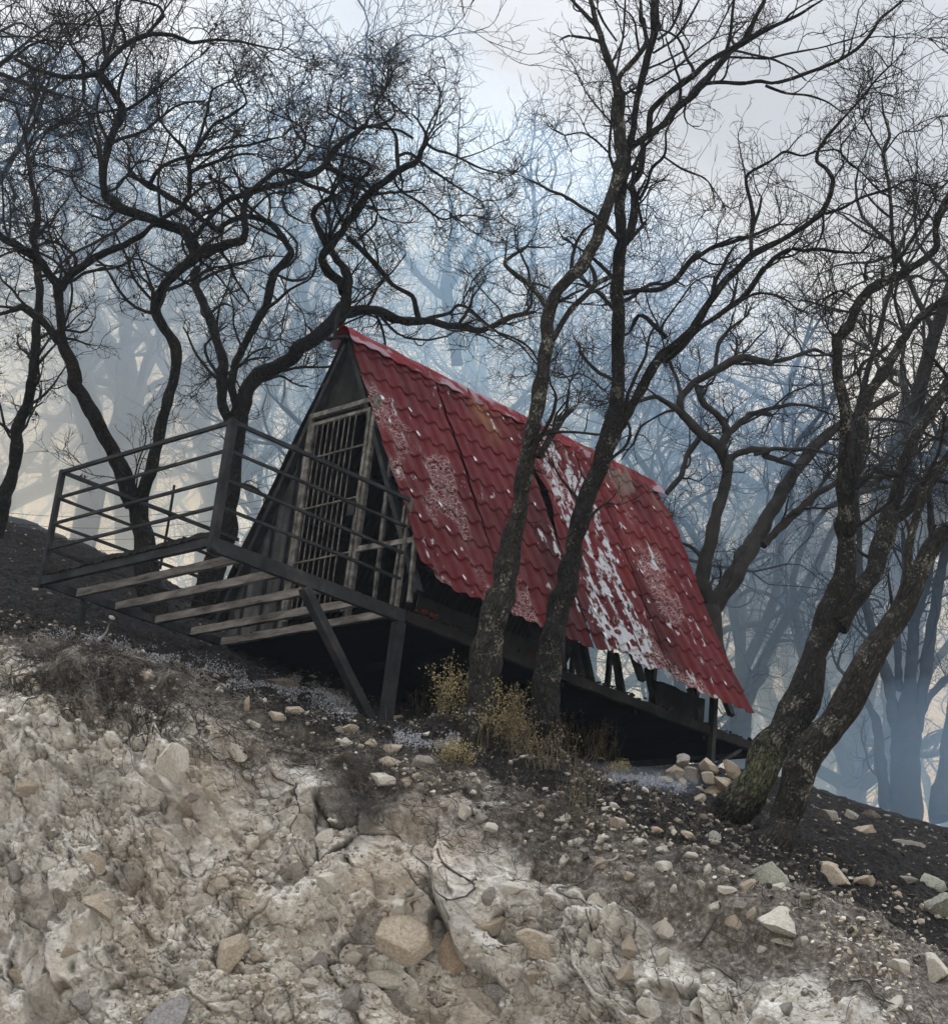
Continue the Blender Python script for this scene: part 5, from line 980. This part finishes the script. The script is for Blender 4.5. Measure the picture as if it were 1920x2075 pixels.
for x, y, w, h in ((1322, 336, 52, 36), (1345, 386, 62, 32), (1590, 546, 52, 52), (1645, 562, 72, 52), (1000, 316, 62, 52), (1755, 402, 54, 34), (20, 492, 62, 52), (960, 240, 30, 80), (985, 310, 50, 34), (1215, 130, 40, 26), (1545, 290, 70, 30), (650, 470, 50, 60), (860, 170, 50, 30), (515, 150, 40, 50), (360, 210, 34, 34), (630, 610, 44, 90), (750, 600, 60, 40), (1030, 720, 76, 70), (1100, 890, 50, 50), (380, 850, 120, 90), (190, 850, 100, 70), (270, 1180, 90, 80), (70, 1290, 90, 60), (300, 1390, 110, 100), (1200, 1330, 90, 60), (1210, 1400, 110, 60), (1000, 1210, 80, 70), (1700, 985, 80, 36), (1600, 975, 90, 44), (1240, 1230, 80, 110), (1370, 1230, 110, 120), (820, 1400, 80, 60), (900, 1010, 50, 90), (1820, 1120, 60, 120)):
    rock(*E6(x, y, w, h), rrk.choice(('pale', 'pale', 'grey', 'tan')), 'small pale stone set in the cut bank below deck and struts', 'small pale stones in the bank to the left')

# dry weeds
M_STALK = plain('dry_stalk', [(.3, (.06, .05, .035)), (.7, (.22, .18, .11))], 20, .9)
M_WEED = plain('yellow_weed_leaf', [(.3, (.15, .12, .06)), (.7, (.36, .31, .17))], 20, .85); M_WEEDB = plain('brown_weed_leaf', [(.3, (.10, .08, .045)), (.7, (.26, .21, .13))], 20, .85)
def weed(px, py, h, spread, n, label, mat, heads=.6, seed=0):
    p, nn = hit(px*D_, py*D_)
    while p is None: py += 8; p, nn = hit(px*D_, py*D_)
    n = int(n*1.7); h *= 1.15; rng = np.random.default_rng(900+seed); e = tag(empty('dry_weed', p), label, 'weed', 'dry weeds round the tree bases')
    P0 = p+np.c_[rng.normal(0, spread*.25, n), rng.normal(0, spread*.25, n), np.full(n, -.02)]; D0 = np.c_[rng.normal(0, .22, n), rng.normal(0, .22, n), np.ones(n)]
    A, RA = grow(P0, D0, h*rng.uniform(.5, 1.05, n), np.full(n, .0028), 10, .10, .08, rng, .4)
    b_, d_, r_, _ = spawn(A, RA, 5, .35, .55, rng); B_, RB = grow(b_, d_, h*.16*rng.uniform(.4, 1.2, len(b_)), np.full(len(b_), .0013), 4, .15, .12, rng, .6)
    V, F, B = join([tubes([(A[i], RA[i]) for i in range(n)], 3), tubes([(B_[i], RB[i]) for i in range(len(B_))], 3)]); obj('stem', np_mesh('stem', V-p, F, M_STALK, True, {'bark': B}), e)
    tips = np.vstack([B_[:, -1], B_[:, 2], A[:, 7]]); tips = tips[rng.random(len(tips)) < heads]
    if len(tips): leaf_mesh('leaves', tips, p, e, rng, .012, mat, 4)
for i, a_ in enumerate(((815, 1385, .50, .3, 14, 'tall brown dry weed right of the strut, against the dark underfloor', M_WEEDB, .6), (885, 1400, .42, .3, 18, 'yellow-brown weed at the left foot of the pale trunk', M_WEED, .7), (945, 1460, .42, .4, 26, 'bright yellow bushy weed hanging at the lip before the pale trunk', M_WEED, .9),
        (985, 1430, .34, .3, 16, 'brown weed between the pale trunk and the dark trunk', M_WEEDB, .6), (1110, 1445, .55, .25, 12, 'brown weed against the right side of the dark trunk', M_WEEDB, .5), (1165, 1470, .38, .4, 22, 'leafless dark stalks right of the dark trunk', M_WEEDB, .12), (1135, 1590, .50, .25, 9, 'thin bare stalks standing below the tree pair', M_WEEDB, .08),
        (890, 1500, .20, .3, 14, 'low yellow weed spilling over the lip', M_WEED, .9), (1205, 1512, .14, .15, 8, 'tiny yellow weed beside the bright ash', M_WEED, .9), (1020, 1470, .30, .3, 18, 'brown tuft in front of the dark trunk', M_WEEDB, .4), (1060, 1500, .26, .3, 14, 'thin brown tuft below the dark trunk', M_WEEDB, .2))):
    weed(*a_, seed=i)
p, nn = hit(190*D_, 1258*D_); rg2 = np.random.default_rng(4); A, RA = grow(np.repeat(p[None]+nn*.02, 5, 0), rg2.normal(size=(5, 3))*.6+RH*np.array([1, -1, .6, -.5, .2])[:, None]+np.array([0, 0, .35]), np.array([.22, .2, .14, .12, .1]), np.array([.014, .013, .012, .010, .010]), 8, .2, 0, rg2)
V, F, B = tubes([(A[i], RA[i]) for i in range(5)], 6); o = obj('burnt_stump', np_mesh('burnt_stump', V, F, M_ASH, True, {'bark': B})); tag(o, 'white ash-coated burnt stump with prongs on the slope below the deck', 'stump')
# wire fence behind the deck
wf = tag(empty('wire_fence', at(20*D_, 1010*D_, 21)), 'slack thin wire fence behind the deck', 'fence'); b0 = np.array(wf.location)
for i, (ya, yb) in enumerate(((1005, 985), (985, 960), (965, 935), (1025, 1010))):
    a_, c_ = at(15*D_, (ya+35)*D_, 21.), at(520*D_, yb*D_+40, 20.); u = np.linspace(0, 1, 20)[:, None]; P = a_*(1-u)+c_*u-np.array([0, 0, .12])*4*u*(1-u); V, F, B = tubes([(P-b0, np.full(20, .0028))], 4); obj('wire', np_mesh('wire', V, F, M_STEEL, True), wf)
for x, y in ((312, 1110), (520, 1100)):
    a_ = at(x*D_, y*D_, 20.4); V, F, B = tubes([(np.array([a_, a_+np.array([.01, 0, .5]), a_+np.array([0, 0, 1.0])])-b0, np.full(3, .016))], 5); obj('fence_post', np_mesh('fence_post', V, F, M_TWIG, True), wf)

# ---------------------------------------------------------------- smoke and haze
def smoke_mat(name, col, dens, aniso=.25, ab=None):
    m = bpy.data.materials.new(name); m.use_nodes = True; nt = m.node_tree
    for n in list(nt.nodes): nt.nodes.remove(n)
    o = nd(nt, 'ShaderNodeOutputMaterial'); v = nd(nt, 'ShaderNodeVolumePrincipled'); nt.links.new(v.outputs[0], o.inputs['Volume'])
    v.inputs['Color'].default_value = (*col, 1); v.inputs['Density'].default_value = dens; v.inputs['Anisotropy'].default_value = aniso; v.inputs['Absorption Color'].default_value = (.5, .5, .55, 1)
    return m
def smoke(name, s, t, z, rs, rt_, rz, mat, label, seed, cat='smoke'):
    n, k = 48, 24; th = np.linspace(0, 2*np.pi, n, endpoint=False); ph = np.linspace(-np.pi/2, np.pi/2, k)
    V = []
    for p in ph:
        for a in th: V.append((math.cos(p)*math.cos(a), math.cos(p)*math.sin(a), math.sin(p)))
    V = np.array(V); r = 1+.22*fbm(V[:, 0]*1.3+seed, V[:, 1]*1.3, V[:, 2]*1.3, seed=seed, oct=4); V = V*r[:, None]
    P = (V[:, :1]*rs*RH+V[:, 1:2]*rt_*FH+V[:, 2:]*rz*np.array([0, 0, 1.]))
    i = np.arange(n*k).reshape(k, n); F = np.stack([i[:-1], np.roll(i[:-1], -1, 1), np.roll(i[1:], -1, 1), i[1:]], -1).reshape(-1, 4)
    o = obj(name, np_mesh(name, P, F, mat, True)); o.location = stz(s, t, z)
    tag(o, label, cat, None, 'stuff')
    return o
BLUE = (.41, .645, .98)
M_SM = smoke_mat('smoke', BLUE, .058, .6); M_SM2 = smoke_mat('smoke_thin', BLUE, .036, .6); M_SM4 = smoke_mat('smoke_low', BLUE, .04, .5); M_SM5 = smoke_mat('smoke_pale', (.74, .84, .97), .06, .72); M_SM3 = smoke_mat('smoke_wisp', (.62, .76, .95), .22, .2)
smoke('smoke', -4, 35, 9, 13, 12.5, 11, M_SM, 'thick blue smoke hanging in the wood behind deck and cabin', 1)
smoke('smoke', 7, 37, 6, 11, 12.5, 8, M_SM2, 'thinner blue smoke in the wood beyond the leaning trees', 2)
smoke('smoke', 8.0, 27, 3.6, 4.6, 6, 3.8, M_SM4, 'low smoke lying on the ground beyond the boulders', 3)
smoke('smoke', -7.0, 25.5, 7.0, 5.0, 4.5, 3.2, M_SM5, 'bright thin smoke over the slope left of the deck', 6)
for i_, (px, py, t, a_, b_, c_, mm, lab) in enumerate(((640, 300, 27, 3.0, 3.5, 2.4, M_SM, 'dense blue puff before the crowns above the deck corner'), (860, 420, 30, 3.4, 4.0, 2.6, M_SM, 'dense blue puff over the cabin ridge'), (260, 720, 27, 2.6, 3.4, 3.6, M_SM5, 'pale glowing puff between slender bare tree and twisted oak'),
        (460, 500, 31, 3.2, 4.0, 2.4, M_SM4, 'blue puff between the two oaks behind the deck'), (1020, 620, 27, 2.2, 3.0, 2.0, M_SM4, 'blue puff just behind the middle of the ridge'), (1330, 780, 28, 2.6, 3.2, 2.4, M_SM4, 'blue puff behind the end of the ridge'),
        (60, 900, 30, 4.0, 5.0, 3.0, M_SM5, 'pale smoke in the yellow light at ground level'), (1640, 1250, 33, 4.0, 5.0, 2.6, M_SM5, 'pale smoke low between the leaning trunks'), (1780, 1500, 25, 1.8, 2.4, 1.0, M_SM, 'blue smoke creeping along the ground beyond the boulders'))):
    S_ = to_st(at(px*D_, py*D_, t)); smoke('smoke_puff', S_[0], t, S_[2], a_, b_, c_, mm, lab, 20+i_)
s_, t_, z_ = to_st(hit(1235*D_, 1528*D_)[0]); smoke('smoke', s_, t_, z_+.02, .65, .5, .10, M_SM3, 'small blue smoke wisp on the ash beside the burled tree', 4)
hb = MB(); hb.box((-60, -60, -10), (60, 75, 45)); hz_ = hb.build('haze', smoke_mat('haze', (.62, .76, .95), .0006, .4)); hz_['kind'] = 'stuff'
